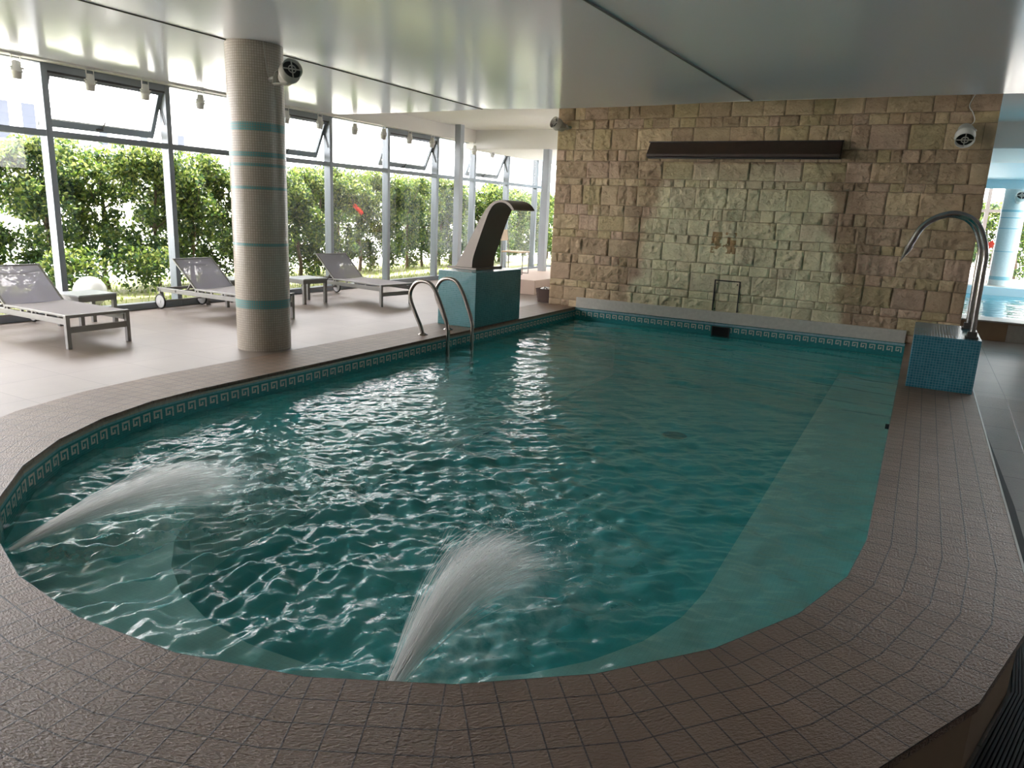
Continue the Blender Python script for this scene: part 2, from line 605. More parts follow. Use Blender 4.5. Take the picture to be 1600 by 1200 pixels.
def thing(name, label, cat, loc=(0, 0, 0), rz=0.0, group=None, kind=None):
    o = bpy.data.objects.new(name, None)
    o.empty_display_size = 0.2
    C.objects.link(o)
    o.location = loc
    o.rotation_euler = (0, 0, rz)
    return tag(o, label, cat, group, kind)


def struct(o, label=None):
    o['kind'] = 'structure'
    if label:
        o['label'] = label
    return o


def copy_tree(o, parent=None):
    c = o.copy()
    C.objects.link(c)
    c.parent = parent
    for ch in list(o.children):
        copy_tree(ch, c)
    return c


def smooth_path(pts, n=8):
    """Catmull-Rom through the points"""
    P = [Vector(p) for p in pts]
    P = [2 * P[0] - P[1]] + P + [2 * P[-1] - P[-2]]
    out = []
    for i in range(1, len(P) - 2):
        for k in range(n):
            t = k / n
            a, b, c, d = P[i - 1], P[i], P[i + 1], P[i + 2]
            out.append(0.5 * ((2 * b) + (c - a) * t + (2 * a - 5 * b + 4 * c - d) * t * t + (3 * b - a - 3 * c + d) * t ** 3))
    out.append(P[-2])
    return out


# ------------------------------------------------------------------ plan of the pool
CX, CY, RI, RO = -2.485, 3.78, 2.45, 3.10
XL, XR, YW = CX - RI, CX + RI, 11.09
OL, OR_ = CX - RO, CX + RO
NSEG = 16
ZC = 2.95          # shiny ceiling
ZW = -0.19         # water level


def arc(r, n=NSEG):
    return [(CX + r * math.cos(PI + PI * k / n), CY + r * math.sin(PI + PI * k / n)) for k in range(n + 1)]


def ring_path(r):
    a = arc(r)
    return [(CX - r, YW)] + a + [(CX + r, YW)]


inner, outer = ring_path(RI), ring_path(RO)


def ramp_z(y):
    return -0.055 * max(0.0, 8.0 - y)


# coping: one slab per straight piece of the ring, each with its own tile grid
mb = MB()
for i in range(len(inner) - 1):
    a, b = Vector(inner[i]), Vector(inner[i + 1])
    c, d = Vector(outer[i]), Vector(outer[i + 1])
    t_ = (b - a).normalized()
    nrm = Vector((t_.y, -t_.x))
    mid = (a + b) / 2
    if i == 0:
        mid = a
    if i == len(inner) - 2:
        mid = b
    uvf = lambda q: ((Vector(q) - mid).dot(t_) + 10.83, (Vector(q) - a).dot(nrm) + 1.083)
    lip = 0.018
    top = [a, b, d, c]
    e0 = [a - nrm * 0, b - nrm * 0]
    mb.face([(q.x, q.y, 0.0) for q in top], uv=[uvf(q) for q in top])
    mb.face([(a.x, a.y, 0), (b.x, b.y, 0), (b.x, b.y, -0.03), (a.x, a.y, -0.03)], uv=[uvf(a), uvf(b), (uvf(b)[0], uvf(b)[1] - .03), (uvf(a)[0], uvf(a)[1] - .03)])
    mb.face([(c.x, c.y, 0), (d.x, d.y, 0), (d.x, d.y, -0.035), (c.x, c.y, -0.035)], uv=[uvf(c), uvf(d), (uvf(d)[0], uvf(d)[1] + .035), (uvf(c)[0], uvf(c)[1] + .035)])
    mb.face([(q.x, q.y, -0.035) for q in (c, d, b, a)], uv=[uvf(q) for q in (c, d, b, a)])
coping = struct(mb.build('trim_1', M['coping']), 'brown textured tile coping around the pool')

# retaining wall under the outer edge of the coping
mb = MB()
ins = 0.012
for i in range(len(outer) - 1):
    def inset(q):
        v = Vector(q) - Vector((CX, max(CY, q[1])))
        if q[1] > CY:
            v = Vector((q[0] - CX, 0))
        v.normalize()
        return Vector(q) - v * ins
    c, d = inset(outer[i]), inset(outer[i + 1])
    mb.face([(c.x, c.y, -0.03), (d.x, d.y, -0.03), (d.x, d.y, -0.75), (c.x, c.y, -0.75)])
struct(mb.build('trim_2', M['plaster']), 'plain tan side of the raised coping')

# metal edge strip along the right side of the coping
mb = MB()
op = [Vector(q) for q in outer]
for i in range(17, len(op) - 1):
    mb.bar((op[i].x + 0.004, op[i].y, -0.006), (op[i + 1].x + 0.004, op[i + 1].y, -0.004), 0.011, 0.014)
struct(mb.build('trim_3', M['lamp_white']), 'thin metal edge of the coping')

# basin: waterline band of mosaic, walls, floor and bench
KEY = ["WWWWW..", "W...W..", "W.W.W..", "W.WWW..", "W......"]
cW, cT, cB, cK = (0.52, 0.53, 0.47), (0.035, 0.21, 0.22), (0.16, 0.38, 0.42), (0.38, 0.36, 0.29)
mb = MB()
S = 0.0155
u = 0
loop = inner + [inner[0]]
per = 0.0
for i in range(len(loop) - 1):
    a, b = Vector(loop[i]), Vector(loop[i + 1])
    far_wall = i == len(loop) - 2
    L = (b - a).length
    n = max(1, round(L / S))
    for k in range(n):
        p, q = a + (b - a) * (k / n), a + (b - a) * ((k + 0.93) / n)
        for r in range(14):
            z1 = -0.02 - r * S if not far_wall else -r * S
            z0 = z1 - S * 0.93
            if r == 0:
                col = cK if not far_wall else cT
            elif r == 1:
                col = cK if not far_wall else (0.40, 0.55, 0.62)
            elif r == 2:
                col = cB if not far_wall else (0.30, 0.48, 0.56)
            elif 4 <= r < 9:
                col = cW if KEY[r - 4][u % 7] == 'W' else cT
            else:
                col = cT
            j = 0.9 + 0.2 * random.random()
            mb.face([(p.x, p.y, z1), (q.x, q.y, z1), (q.x, q.y, z0), (p.x, p.y, z0)], col=[x * j for x in col])
        u += 1
struct(mb.build('pool_waterline_band', M['keyband'], recalc=False), 'white key pattern in teal mosaic along the waterline')

mb = MB()
mb.box(XL - 0.3, XR + 0.3, YW + 0.006, YW + 0.3, -1.2, -0.004)
DEEP, BEN = -1.05, -0.52


def off(q, d):
    v = Vector((CX - q[0], (CY if q[1] < CY else q[1]) - q[1]))
    if v.length < 1e-6:
        return q
    v.normalize()
    return (q[0] + v.x * d, q[1] + v.y * d)


for i in range(len(loop) - 1):
    a, b = loop[i], loop[i + 1]
    o_ = 0.003
    a, b = (off(a, -o_), off(b, -o_)) if i < len(loop) - 2 else ((a[0] + 0.05, a[1] + o_), (b[0] - 0.05, b[1] + o_))
    if i == 0:
        a = (a[0], a[1] + 0.05)
    if i == len(loop) - 3:
        b = (b[0], b[1] + 0.05)
    mb.face([(a[0], a[1], -0.02), (b[0], b[1], -0.02), (b[0], b[1], DEEP), (a[0], a[1], DEEP)])
mb.face([(q[0], q[1], DEEP) for q in [off(p, -0.06) if p[1] < YW else (p[0] - 0.06 * (1 if p[0] < CX else -1), p[1] + 0.06) for p in inner]])
struct(mb.build('pool_basin', M['basin']), 'teal mosaic pool basin under the water')
mb = MB()
bi = [off(q, 0.75) for q in inner]
for i in range(len(inner) - 1):
    a, b, c, d = inner[i], inner[i + 1], bi[i + 1], bi[i]
    mb.face([(a[0], a[1], BEN), (b[0], b[1], BEN), (c[0], c[1], BEN), (d[0], d[1], BEN)])
    mb.face([(d[0], d[1], BEN), (c[0], c[1], BEN), (c[0], c[1], DEEP), (d[0], d[1], DEEP)])
struct(mb.build('pool_bench', M['bench']), 'pale submerged bench around the pool')

# water surface
def wave_field(X, Y, seed, amp):
    rng = np.random.default_rng(seed)
    Z = np.zeros_like(X)
    n = 80
    for i in range(n):
        lam = 0.045 * (0.48 / 0.045) ** rng.random()
        th = rng.normal(2.25, 0.62) + (PI if rng.random() < 0.5 else 0)
        ph = rng.uniform(0, 2 * PI)
        k = 2 * PI / lam
        wx = X + 0.05 * np.sin(2.1 * Y + i) + 0.03 * np.sin(5.3 * Y + 2 * i)
        wy = Y + 0.05 * np.sin(1.9 * X + 1.7 * i) + 0.03 * np.sin(4.7 * X + i)
        g = 0.55 + 0.45 * np.sin(0.9 * X * math.cos(3 * th) + 0.9 * Y * math.sin(3 * th) + ph * 2)
        Z += amp * lam ** 0.92 * 0.93 * g * np.sin(k * (wx * math.cos(th) + wy * math.sin(th)) + ph)
    return Z


def build_water():
    step = 0.0125
    xs = np.arange(XL - 0.02, XR + 0.021, step)
    ys = np.arange(CY - RI - 0.02, YW + 0.012, step)
    X, Y = np.meshgrid(xs, ys)
    rough = 1.0 / (1 + np.exp((Y - 4.5 - 0.3 * (X + 2.5)) / 0.55))
    # calmer on the right side, away from the jets
    calm = 1.0 / (1 + np.exp(-((X + 1.3) + 0.10 * (Y - 4)) / 0.35))
    mid = 1.0 / (1 + np.exp((Y - 7.6) / 0.8))
    env = 0.11 + 0.17 * mid + 0.48 * rough
    env = env * (1 - 0.4 * calm)
    Z = wave_field(X, Y, 3, 0.0150) * env
    # waves spreading from the two jets
    for (jx, jy, a) in ((-1.5, 2.3, 0.006), (-3.3, 2.1, 0.006)):
        r = np.hypot(X - jx, Y - jy)
        th = np.arctan2(Y - jy, X - jx)
        Z += a * np.exp(-r / 1.1) * np.sin(2 * PI * r / 0.23 + 1.3 * np.sin(3 * th) + 0.8 * np.sin(7 * th))
    # streaks that fan out towards the round end of the pool
    rr = np.hypot(X + 2.6, Y - 3.5)
    tt = np.arctan2(Y - 3.5, X + 2.6) + 0.03 * np.sin(4.0 * rr) + 0.02 * np.sin(9.0 * rr + 2)
    st = np.exp(-((rr - 1.75) / 0.75) ** 2) * np.exp(-((tt + 1.75) / 0.62) ** 2)
    Z += 1.6 * st * (0.0050 * np.sin(72 * tt + 1.2 * np.sin(3 * rr)) + 0.0034 * np.sin(113 * tt + 1.0 + 1.5 * np.sin(2 * rr)) + 0.006 * np.sin(41 * tt + 2.0))
    Z -= 0.0
    # long gentle ripples at the far end
    far = 1 - mid
    for (lam, th, a, ph) in ((0.34, 1.50, 0.0042, 0.3), (0.52, 1.75, 0.0050, 1.9), (0.23, 1.25, 0.0020, 4.0), (0.41, 1.95, 0.003, 2.2)):
        k = 2 * PI / lam
        Z += 1.7 * far * a * np.sin(k * ((X + 0.1 * np.sin(1.3 * Y)) * math.cos(th) + (Y + 0.12 * np.sin(1.1 * X + ph)) * math.sin(th)) + ph)
    Z = Z + ZW
    ny, nx = X.shape
    ok = (X > XL - 0.02) & (X < XR + 0.02) & ((Y > CY) | (np.hypot(X - CX, Y - CY) < RI + 0.012))
    V = np.stack([X, Y, Z], -1).reshape(-1, 3)
    I = np.arange(ny * nx).reshape(ny, nx)
    q = ok[:-1, :-1] & ok[1:, :-1] & ok[:-1, 1:] & ok[1:, 1:]
    F = np.stack([I[:-1, :-1][q], I[:-1, 1:][q], I[1:, 1:][q], I[1:, :-1][q]], -1)
    me = bpy.data.meshes.new('pool_water')
    me.vertices.add(len(V))
    me.vertices.foreach_set('co', V.ravel())
    me.loops.add(F.size)
    me.loops.foreach_set('vertex_index', F.ravel())
    me.polygons.add(len(F))
    me.polygons.foreach_set('loop_start', np.arange(0, F.size, 4))
    me.polygons.foreach_set('loop_total', np.full(len(F), 4))
    me.polygons.foreach_set('use_smooth', np.ones(len(F), bool))
    me.update(calc_edges=True)
    me.validate()
    me.materials.append(M['water'])
    chop = np.clip(0.12 + 0.35 * mid + 0.6 * rough, 0, 1) * (1 - 0.5 * calm)
    air = np.zeros_like(X)
    for (jx, jy, dx, dy, r0) in ((-1.37, 1.75, -0.06, 1.0, 0.34), (-3.50, 1.65, 0.10, 1.0, 0.36)):
        al = (X - jx) * dx + (Y - jy) * dy
        ac = (X - jx) * dy - (Y - jy) * dx
        wd = 0.10 + r0 * np.clip(al / 1.1, 0, 1.6)
        air += np.exp(-(ac / wd) ** 2) * np.clip((al + 0.05) / 0.25, 0, 1) * np.exp(-np.clip(al - 1.0, 0, 9) / 0.7)
    air += 0.2 * rough * (1 - calm)
    for nm, val in (('chop', chop), ('air', np.clip(air, 0, 1))):
        at = me.attributes.new(nm, 'FLOAT', 'POINT')
        at.data.foreach_set('value', val.ravel().astype(np.float32))
    o = bpy.data.objects.new('pool_water', me)
    C.objects.link(o)
    tag(o, 'rippling teal water filling the round ended pool', 'water', kind='stuff')


build_water()

# ------------------------------------------------------------------ floors
def flat(mbx, poly, zf, ox=0.0, oy=0.0):
    mbx.face([(x, y, zf(y)) for x, y in poly], uv=[(x + ox + 20, y + oy + 20) for x, y in poly])


WX = -9.08
YM_START = -1.18
aro = arc(RO - 0.05)
mb = MB()
half = NSEG // 2
left_arc = aro[:half + 1]
poly = [(WX - 0.1, -3.5)] + [(CX, -3.5)] + left_arc[::-1] + [(OL, 18.6), (WX - 0.1, 18.6)]
flat(mb, poly, lambda y: -0.001)
flat(mb, [(OL, YW), (8, YW), (8, 24), (OL, 24)], lambda y: -0.001)
deck = struct(mb.build('floor', M['deck']), 'pale tiled floor beside the windows')
mb = MB()
right_arc = aro[half:]
poly = [(CX, -3.5), (8, -3.5), (8, 8.0), (OR_ - 0.05, 8.0)] + right_arc[::-1]
flat(mb, poly, ramp_z, ox=0.13)
flat(mb, [(OR_ - 0.05, 8.0), (8, 8.0), (8, YW), (OR_ - 0.05, YW)], lambda y: -0.002, ox=0.13)
flat(mb, [(OR_ - .1, YW), (8, YW), (8, 12.4), (OR_ - .1, 12.4)], lambda y: 0.0, ox=0.13)
struct(mb.build('floor_right', M['ramp']), 'darker tiled floor sloping down on the right')
mb = MB()
mb.face([(CX, -3.5, 0), (CX, CY - RO, 0), (CX, CY - RO, -0.7), (CX, -3.5, -0.7)])
struct(mb.build('trim_4', M['plaster']), 'low step side')

# drain grate beside the right and near side of the coping
bars = MB()
pit = MB()
def gpath(r):
    q = []
    for k in range(half + 1):
        e = r - RO
        if k > half - 4:
            e *= 1 - 0.14 * (k - half + 4)
        q.append((CX + (RO + e) * math.cos(1.5 * PI + PI * 0.5 * k / half), CY + (RO + e) * math.sin(1.5 * PI + PI * 0.5 * k / half)))
    return q + [(CX + RO + (r - RO) * 0.36, 5.2), (CX + RO + (r - RO) * 0.05, 7.0)]
w = 0.27
nb = 15
for k in range(nb):
    r = RO + 0.012 + w * k / (nb - 1)
    P = gpath(r)
    for i in range(len(P) - 1):
        bars.bar((P[i][0], P[i][1], ramp_z(P[i][1]) + 0.012), (P[i + 1][0], P[i + 1][1], ramp_z(P[i + 1][1]) + 0.012), 0.0075, 0.016)
pa, pb = gpath(RO + 0.0), gpath(RO + w + 0.012)
for i in range(len(pa) - 1):
    pit.face([(pa[i][0], pa[i][1], ramp_z(pa[i][1]) + 0.003), (pa[i + 1][0], pa[i + 1][1], ramp_z(pa[i + 1][1]) + 0.003),
              (pb[i + 1][0], pb[i + 1][1], ramp_z(pb[i + 1][1]) + 0.003), (pb[i][0], pb[i][1], ramp_z(pb[i][1]) + 0.003)])
    d = (Vector(pb[i]) - Vector(pa[i]))
g = thing('drain_grate', 'long black slotted drain grate on the floor curving along the coping side', 'drain')
bars.build('grate_bars', M['grate'], g)
pit.build('channel', M['pit'], g)

# ------------------------------------------------------------------ ceilings
def membrane(name, x0, x1, y0, y1, z, sag, label):
    nx, ny = 24, 30
    mbx = MB()
    vs_ = []
    for j in range(ny + 1):
        for i in range(nx + 1):
            a, b = i / nx, j / ny
            vs_.append((x0 + (x1 - x0) * a, y0 + (y1 - y0) * b, z - sag * 4 * a * (1 - a)))
    fs = [(j * (nx + 1) + i, j * (nx + 1) + i + 1, (j + 1) * (nx + 1) + i + 1, (j + 1) * (nx + 1) + i) for j in range(ny) for i in range(nx)]
    mbx.idx(vs_, fs, True)
    return struct(mbx.build(name, M['ceil'], recalc=False), label)


YC = 9.67
membrane('ceiling_left', WX + 0.03, -6.0, -3.5, YC, ZC, 0.012, 'shiny stretched ceiling strip along the windows')
membrane('ceiling', -6.0, -2.2, -3.5, YC, ZC + 0.004, 0.03, 'shiny stretched ceiling over the pool')
membrane('ceiling_right', -2.2, 8.0, -3.5, YC, ZC + 0.004, 0.02, 'shiny stretched ceiling on the right')
mb = MB()
mb.box(-6.006, -5.994, -3.5, YC, ZC - 0.004, ZC + 0.03)
struct(mb.build('trim_5', M['seam']), 'dark seam of the ceiling over the column')
mb = MB()
mb.bar((-2.64, -3.5, ZC - 0.003), (-2.115, YC, ZC - 0.003), 0.012, 0.02)
struct(mb.build('trim_6', M['seam']), 'dark seam of the ceiling over the pool')
mb = MB()
mb.box(WX - 0.1, 8.0, YC + 0.002, YC + 0.04, ZC - 0.002, 3.25)
struct(mb.build('trim_7', M['white']), 'edge of the shiny ceiling before the stone wall')
mb = MB()
mb.box(WX - 0.1, 8, YC + 0.04, 14.15, 3.19, 3.25)
struct(mb.build('ceiling_back', M['ceil_matte']), 'matt cream ceiling behind the shiny ceiling')
mb = MB()
mb.box(WX - 0.1, 8, 14.15, 14.2, 2.81, 3.25)
struct(mb.build('trim_8', M['white']), 'white bulkhead face')
mb = MB()
mb.box(WX - 0.1, 8, 14.2, 17.1, 2.8, 2.86)
struct(mb.build('ceiling_bulkhead', M['ceil_matte']), 'lowered ceiling beyond the stone wall')
mb = MB()
mb.face([(-9, 17.1, 2.82), (2.8, 17.1, 2.82), (2.8, 20.2, 2.67), (-9, 20.2, 2.67)])
mb.face([(7.2, 17.1, 2.82), (8, 17.1, 2.82), (8, 20.2, 2.67), (7.2, 20.2, 2.67)])
mb.box(-9, 8, 20.3, 24, 2.66, 2.7)
struct(mb.build('ceiling_far', M['pale_blue']), 'pale blue ceiling above the second pool')
mb = MB()
mb.box(0.3, 8, 20.2, 20.3, 2.48, 2.72)
struct(mb.build('trim_9', M['pale_blue']), 'pale blue beam above the far columns')
mb = MB()
mb.box(WX - 1.7, 2.8, -4.0, 24.6, 3.3, 3.7)  # eave widened over the windows to hold back high sky light
mb.box(2.8, 7.2, -4.0, 17.1, 3.3, 3.7)
mb.box(2.8, 7.2, 20.2, 24.6, 3.3, 3.7)
mb.box(7.2, 8.6, -4.0, 24.6, 3.3, 3.7)
for x_ in (2.72, 7.2):
    mb.box(x_, x_ + 0.08, 17.1, 20.2, 2.75, 3.3)
mb.box(2.8, 7.2, 17.02, 17.1, 2.86, 3.3)
mb.box(2.8, 7.2, 20.3, 20.38, 2.7, 3.3)
struct(mb.build('ceiling_roof', M['white']), 'flat roof slab')
mb = MB()
mb.box(2.8, 7.2, 17.1, 20.2, 3.62, 3.63)  # rooflight added out of view to bring daylight into the second hall
struct(mb.build('window_40', M['glass']), 'unseen rooflight added for daylight over the second pool')
mb = MB()
mb.box(8.045, 8.055, 11.3, 14.0, 2.2, 3.12)  # high side window, added out of view for more daylight
struct(mb.build('window_41', M['glass']), 'unseen high window added for daylight on the right')
# window head above the glass
mb = MB()
mb.box(WX - 0.12, WX + 0.05, -3.5, 18.7, ZC - 0.0, 3.3)
mb.box(WX + 0.02, WX + 0.16, -3.5, YC, ZC - 0.022, ZC - 0.002)
mb.box(WX + 0.02, WX + 0.16, YC, 14.2, ZC - 0.022, ZC + 0.26)
struct(mb.build('trim_10', M['white']), 'white strip along the window head')

# plain walls that close the room behind and on the right
mb = MB()
mb.box(WX - 0.1, 8, -3.6, -3.5, -0.8, 3.3)
mb.box(WX - 0.14, WX, -3.6, YM_START, -0.8, 3.3)  # unseen solid stretch instead of windows, put in to cut light from behind
struct(mb.build('wall_back', M['wallpaint']))
mb = MB()
mb.box(8, 8.1, -3.6, 11.3, -0.8, 3.3)
mb.box(8, 8.1, 11.3, 14.0, -0.8, 2.2)
mb.box(8, 8.1, 11.3, 14.0, 3.12, 3.3)
mb.box(8, 8.1, 14.0, 18.4, -0.8, 3.3)
mb.box(8, 8.1, 18.4, 24, -0.8, 0.3)
mb.box(8, 8.1, 18.4, 24, 2.6, 3.3)
struct(mb.build('wall_right', M['wallpaint']))

# ------------------------------------------------------------------ stone wall
def stone_wall():
    mbx = MB()
    X0, X1, Y0 = -5.43, 0.555, YW
    heights = [0.235, 0.14, 0.315, 0.165, 0.26, 0.11, 0.30, 0.165, 0.235, 0.125, 0.27, 0.15, 0.275, 0.115, 0.22, 0.11]
    z = 3.19
    rnd = random.Random(21)
    pal = [(0.52, 0.40, 0.295), (0.46, 0.35, 0.255), (0.56, 0.445, 0.33), (0.50, 0.375, 0.295), (0.44, 0.335, 0.25), (0.60, 0.48, 0.345), (0.52, 0.39, 0.32), (0.50, 0.41, 0.27)]
    ends = []
    for h in heights:
        zb = max(0.0, z - h)
        if z <= 0.01:
            break
        x = X0
        while x < X1 - 1e-4:
            wd = rnd.uniform(0.13, 0.30) if h < 0.18 else rnd.uniform(0.24, 0.56)
            if rnd.random() < 0.15:
                wd *= 0.55
            if X1 - (x + wd) < 0.12:
                wd = X1 - x
            x1 = x + wd
            base = Vector(rnd.choice(pal)) * rnd.uniform(0.88, 1.1)
            base.y *= 0.97
            base.z *= 0.86
            seed = rnd.uniform(0, 100)
            gx, gz = max(6, int(wd / 0.017)), max(5, int((z - zb) / 0.017))
            tilt = rnd.uniform(-0.010, 0.010)
            tiltz = rnd.uniform(-0.008, 0.008)
            rock = 0.024 if rnd.random() < 0.75 else 0.011
            amp_big = rnd.uniform(0.5, 1.3)
            vs_, cols = [], []
            for j in range(gz + 1):
                for i in range(gx + 1):
                    a, b = i / gx, j / gz
                    px, pz = x + wd * a, zb + (z - zb) * b
                    edge = min(a * wd, (1 - a) * wd, b * (z - zb), (1 - b) * (z - zb))
                    g = 0.0025
                    e = min(1.0, edge / 0.018)
                    nv = mnoise.fractal(Vector((px * 9 + seed, seed, pz * 10)), 0.8, 2.0, 5) * rock * amp_big
                    ridge = 1 - abs(mnoise.noise(Vector((px * 11 + seed, seed * 2, pz * 12))))
                    nv += rock * 1.1 * (ridge - 0.8)
                    depth = -0.004 + max(0.003, 0.016 + nv + tilt * (a - .5) * 2 + tiltz * (b - .5) * 2) * e
                    jx = (mnoise.noise(Vector((px * 9, 3.3, pz * 9)))) * 0.004
                    vs_.append((px + (g if i == 0 else -g if i == gx else 0) + jx * (0 if i in (0, gx) else 1), Y0 - depth - 0.01, pz + (g if j == 0 else -g if j == gz else 0)))
            n0 = len(mbx.v)
            mbx.v += vs_
            cc = (x + x1) / 2
            for j in range(gz):
                for i in range(gx):
                    a = n0 + j * (gx + 1) + i
                    mbx.f.append((a, a + 1, a + gx + 2, a + gx + 1))
                    px, pz = x + wd * (i + .5) / gx, zb + (z - zb) * (j + .5) / gz
                    # mineral stain the shape of the sheet of water that runs down below the slot
                    wob = 0.16 * mnoise.fractal(Vector((px * 2.2, 7, pz * 3)), 1.0, 2.0, 3)
                    lo = -3.62 - 0.42 * max(0.0, (2.3 - pz)) / 1.9
                    hi = -1.25 + 0.42 * max(0.0, (2.3 - pz)) / 1.9
                    m1 = (px - lo + wob) / 0.16
                    m2 = (hi - px + wob) / 0.16
                    mk = max(0.0, min(1.0, min(m1, m2))) * (1.0 if pz < 2.3 else 0.0)
                    mk *= 0.72 + 0.28 * mnoise.noise(Vector((px * 3, 1, pz * 3)))
                    mk *= min(1.0, max(0.35, (2.45 - pz) / 0.6))
                    var = 1 + 0.16 * mnoise.fractal(Vector((px * 5 + seed, 2, pz * 5)), 1.0, 2.0, 3)
                    col = base * var
                    stain = Vector((0.82, 0.79, 0.53)) * (0.9 + 0.25 * mnoise.noise(Vector((cc * 3.1, 5, z * 4)))) * var
                    col = col.lerp(stain, mk * 0.85)
                    # rust mark on one stone
                    if -2.78 < px < -2.42 and 1.03 < pz < 1.33:
                        rr = mnoise.fractal(Vector((px * 9, 4, pz * 9)), 1.0, 2.0, 3)
                        if rr > -0.1:
                            col = col.lerp(Vector((0.36, 0.19, 0.07)), 0.75)
                    # brown damp edge on both sides of the stain
                    eg = math.exp(-((px - lo + wob + 0.12) / 0.16) ** 2) + math.exp(-((hi - px + wob + 0.14) / 0.18) ** 2)
                    if pz < 2.2:
                        col = col.lerp(Vector((0.26, 0.18, 0.12)), min(0.6, 0.55 * eg))
                    mbx.col.append(col)
                    mbx.uv.append(None)
                    mbx.sm.append(True)
            x = x1
        ends.append(z)
        z = zb
    dark = (0.16, 0.125, 0.09)
    # mortar backing and body of the wall
    mbx.box(X0 + 0.004, X1 - 0.004, Y0 - 0.004, Y0 + 0.32, 0, 3.19, col=(0.25, 0.20, 0.15))
    o = mbx.build('wall_stone', M['stone'], recalc=False)
    struct(o, 'rough tan stone wall at the end of the pool')


stone_wall()
mb = MB()
mb.box(XL + 0.03, XR - 0.01, YW - 0.05, YW - 0.001, 0.0, 0.172)
struct(mb.build('baseboard_stone', M['curb'], bevel=0.004), 'pale marble upstand below the stone wall')

t = thing('waterfall_spout', 'long dark wooden waterfall box high on the stone wall', 'waterfall spout', (-2.5, YW, 2.37))
mb = MB()
prof = [(-0.05, 0.235), (-0.10, 0.235), (-0.24, 0.055), (-0.24, 0.02), (-0.20, 0.0), (-0.05, 0.0)]
vs_ = []
for xx in (-1.33, 1.34):
    vs_ += [(xx, y, z) for y, z in prof]
n = len(prof)
mb.idx(vs_, [tuple(range(n)), tuple(range(2 * n - 1, n - 1, -1))] + [(i, n + i, n + (i + 1) % n, (i + 1) % n) for i in range(n)], False)
mb.build('box', M['wood_dark'], t, bevel=0.006)
mb = MB()
mb.box(-1.35, 1.35, -0.11, -0.048, 0.228, 0.243)
mb.build('top_edge', M['black'], t)
mb = MB()
mb.box(-1.3, 1.32, -0.235, -0.21, -0.012, 0.008)
mb.build('lip', M['black'], t)

t = thing('access_panel', 'square access panel edged by a dark frame low on the stained stone', 'panel', (-2.48, YW, 0.18))
mb = MB()
for (a, b, c, d) in ((-0.19, -0.175, 0.0, 0.46), (0.175, 0.19, 0.0, 0.46), (-0.19, 0.19, 0.446, 0.46)):
    mb.box(a, b, -0.040, -0.005, c, d)
mb.build('frame', M['black'], t)
for sx, sz in ((-0.15, 0.41), (0.15, 0.41), (-0.15, 0.03)):
    mb = MB()
    mb.cyl((sx, -0.046, sz), (sx, -0.03, sz), 0.009, 10)
    mb.build('screw', M['black'], t)

t = thing('skimmer', 'black skimmer opening in the mosaic band under the stone wall', 'skimmer', (-2.51, YW, -0.07))
mb = MB()
mb.box(-0.125, 0.125, -0.014, 0.0, -0.15, 0.0)
mb.build('mouth', M['pit'], t)
mb = MB()
for (a, b, c, d) in ((-0.135, -0.122, -0.16, 0.01), (0.122, 0.135, -0.16, 0.01), (-0.135, 0.135, 0.0, 0.012)):
    mb.box(a, b, -0.02, 0.0, c, d)
mb.build('frame', M['black'], t)

# ------------------------------------------------------------------ window wall on the left
YM = [-1.2, 0.38, 1.96, 3.54, 5.12, 6.70, 8.25, 9.80, 11.36, 12.97, 14.43, 15.97, 17.49, 18.0]
OPEN = {4, 6, 8, 10}
ZT0, ZT1 = 2.122, 2.192


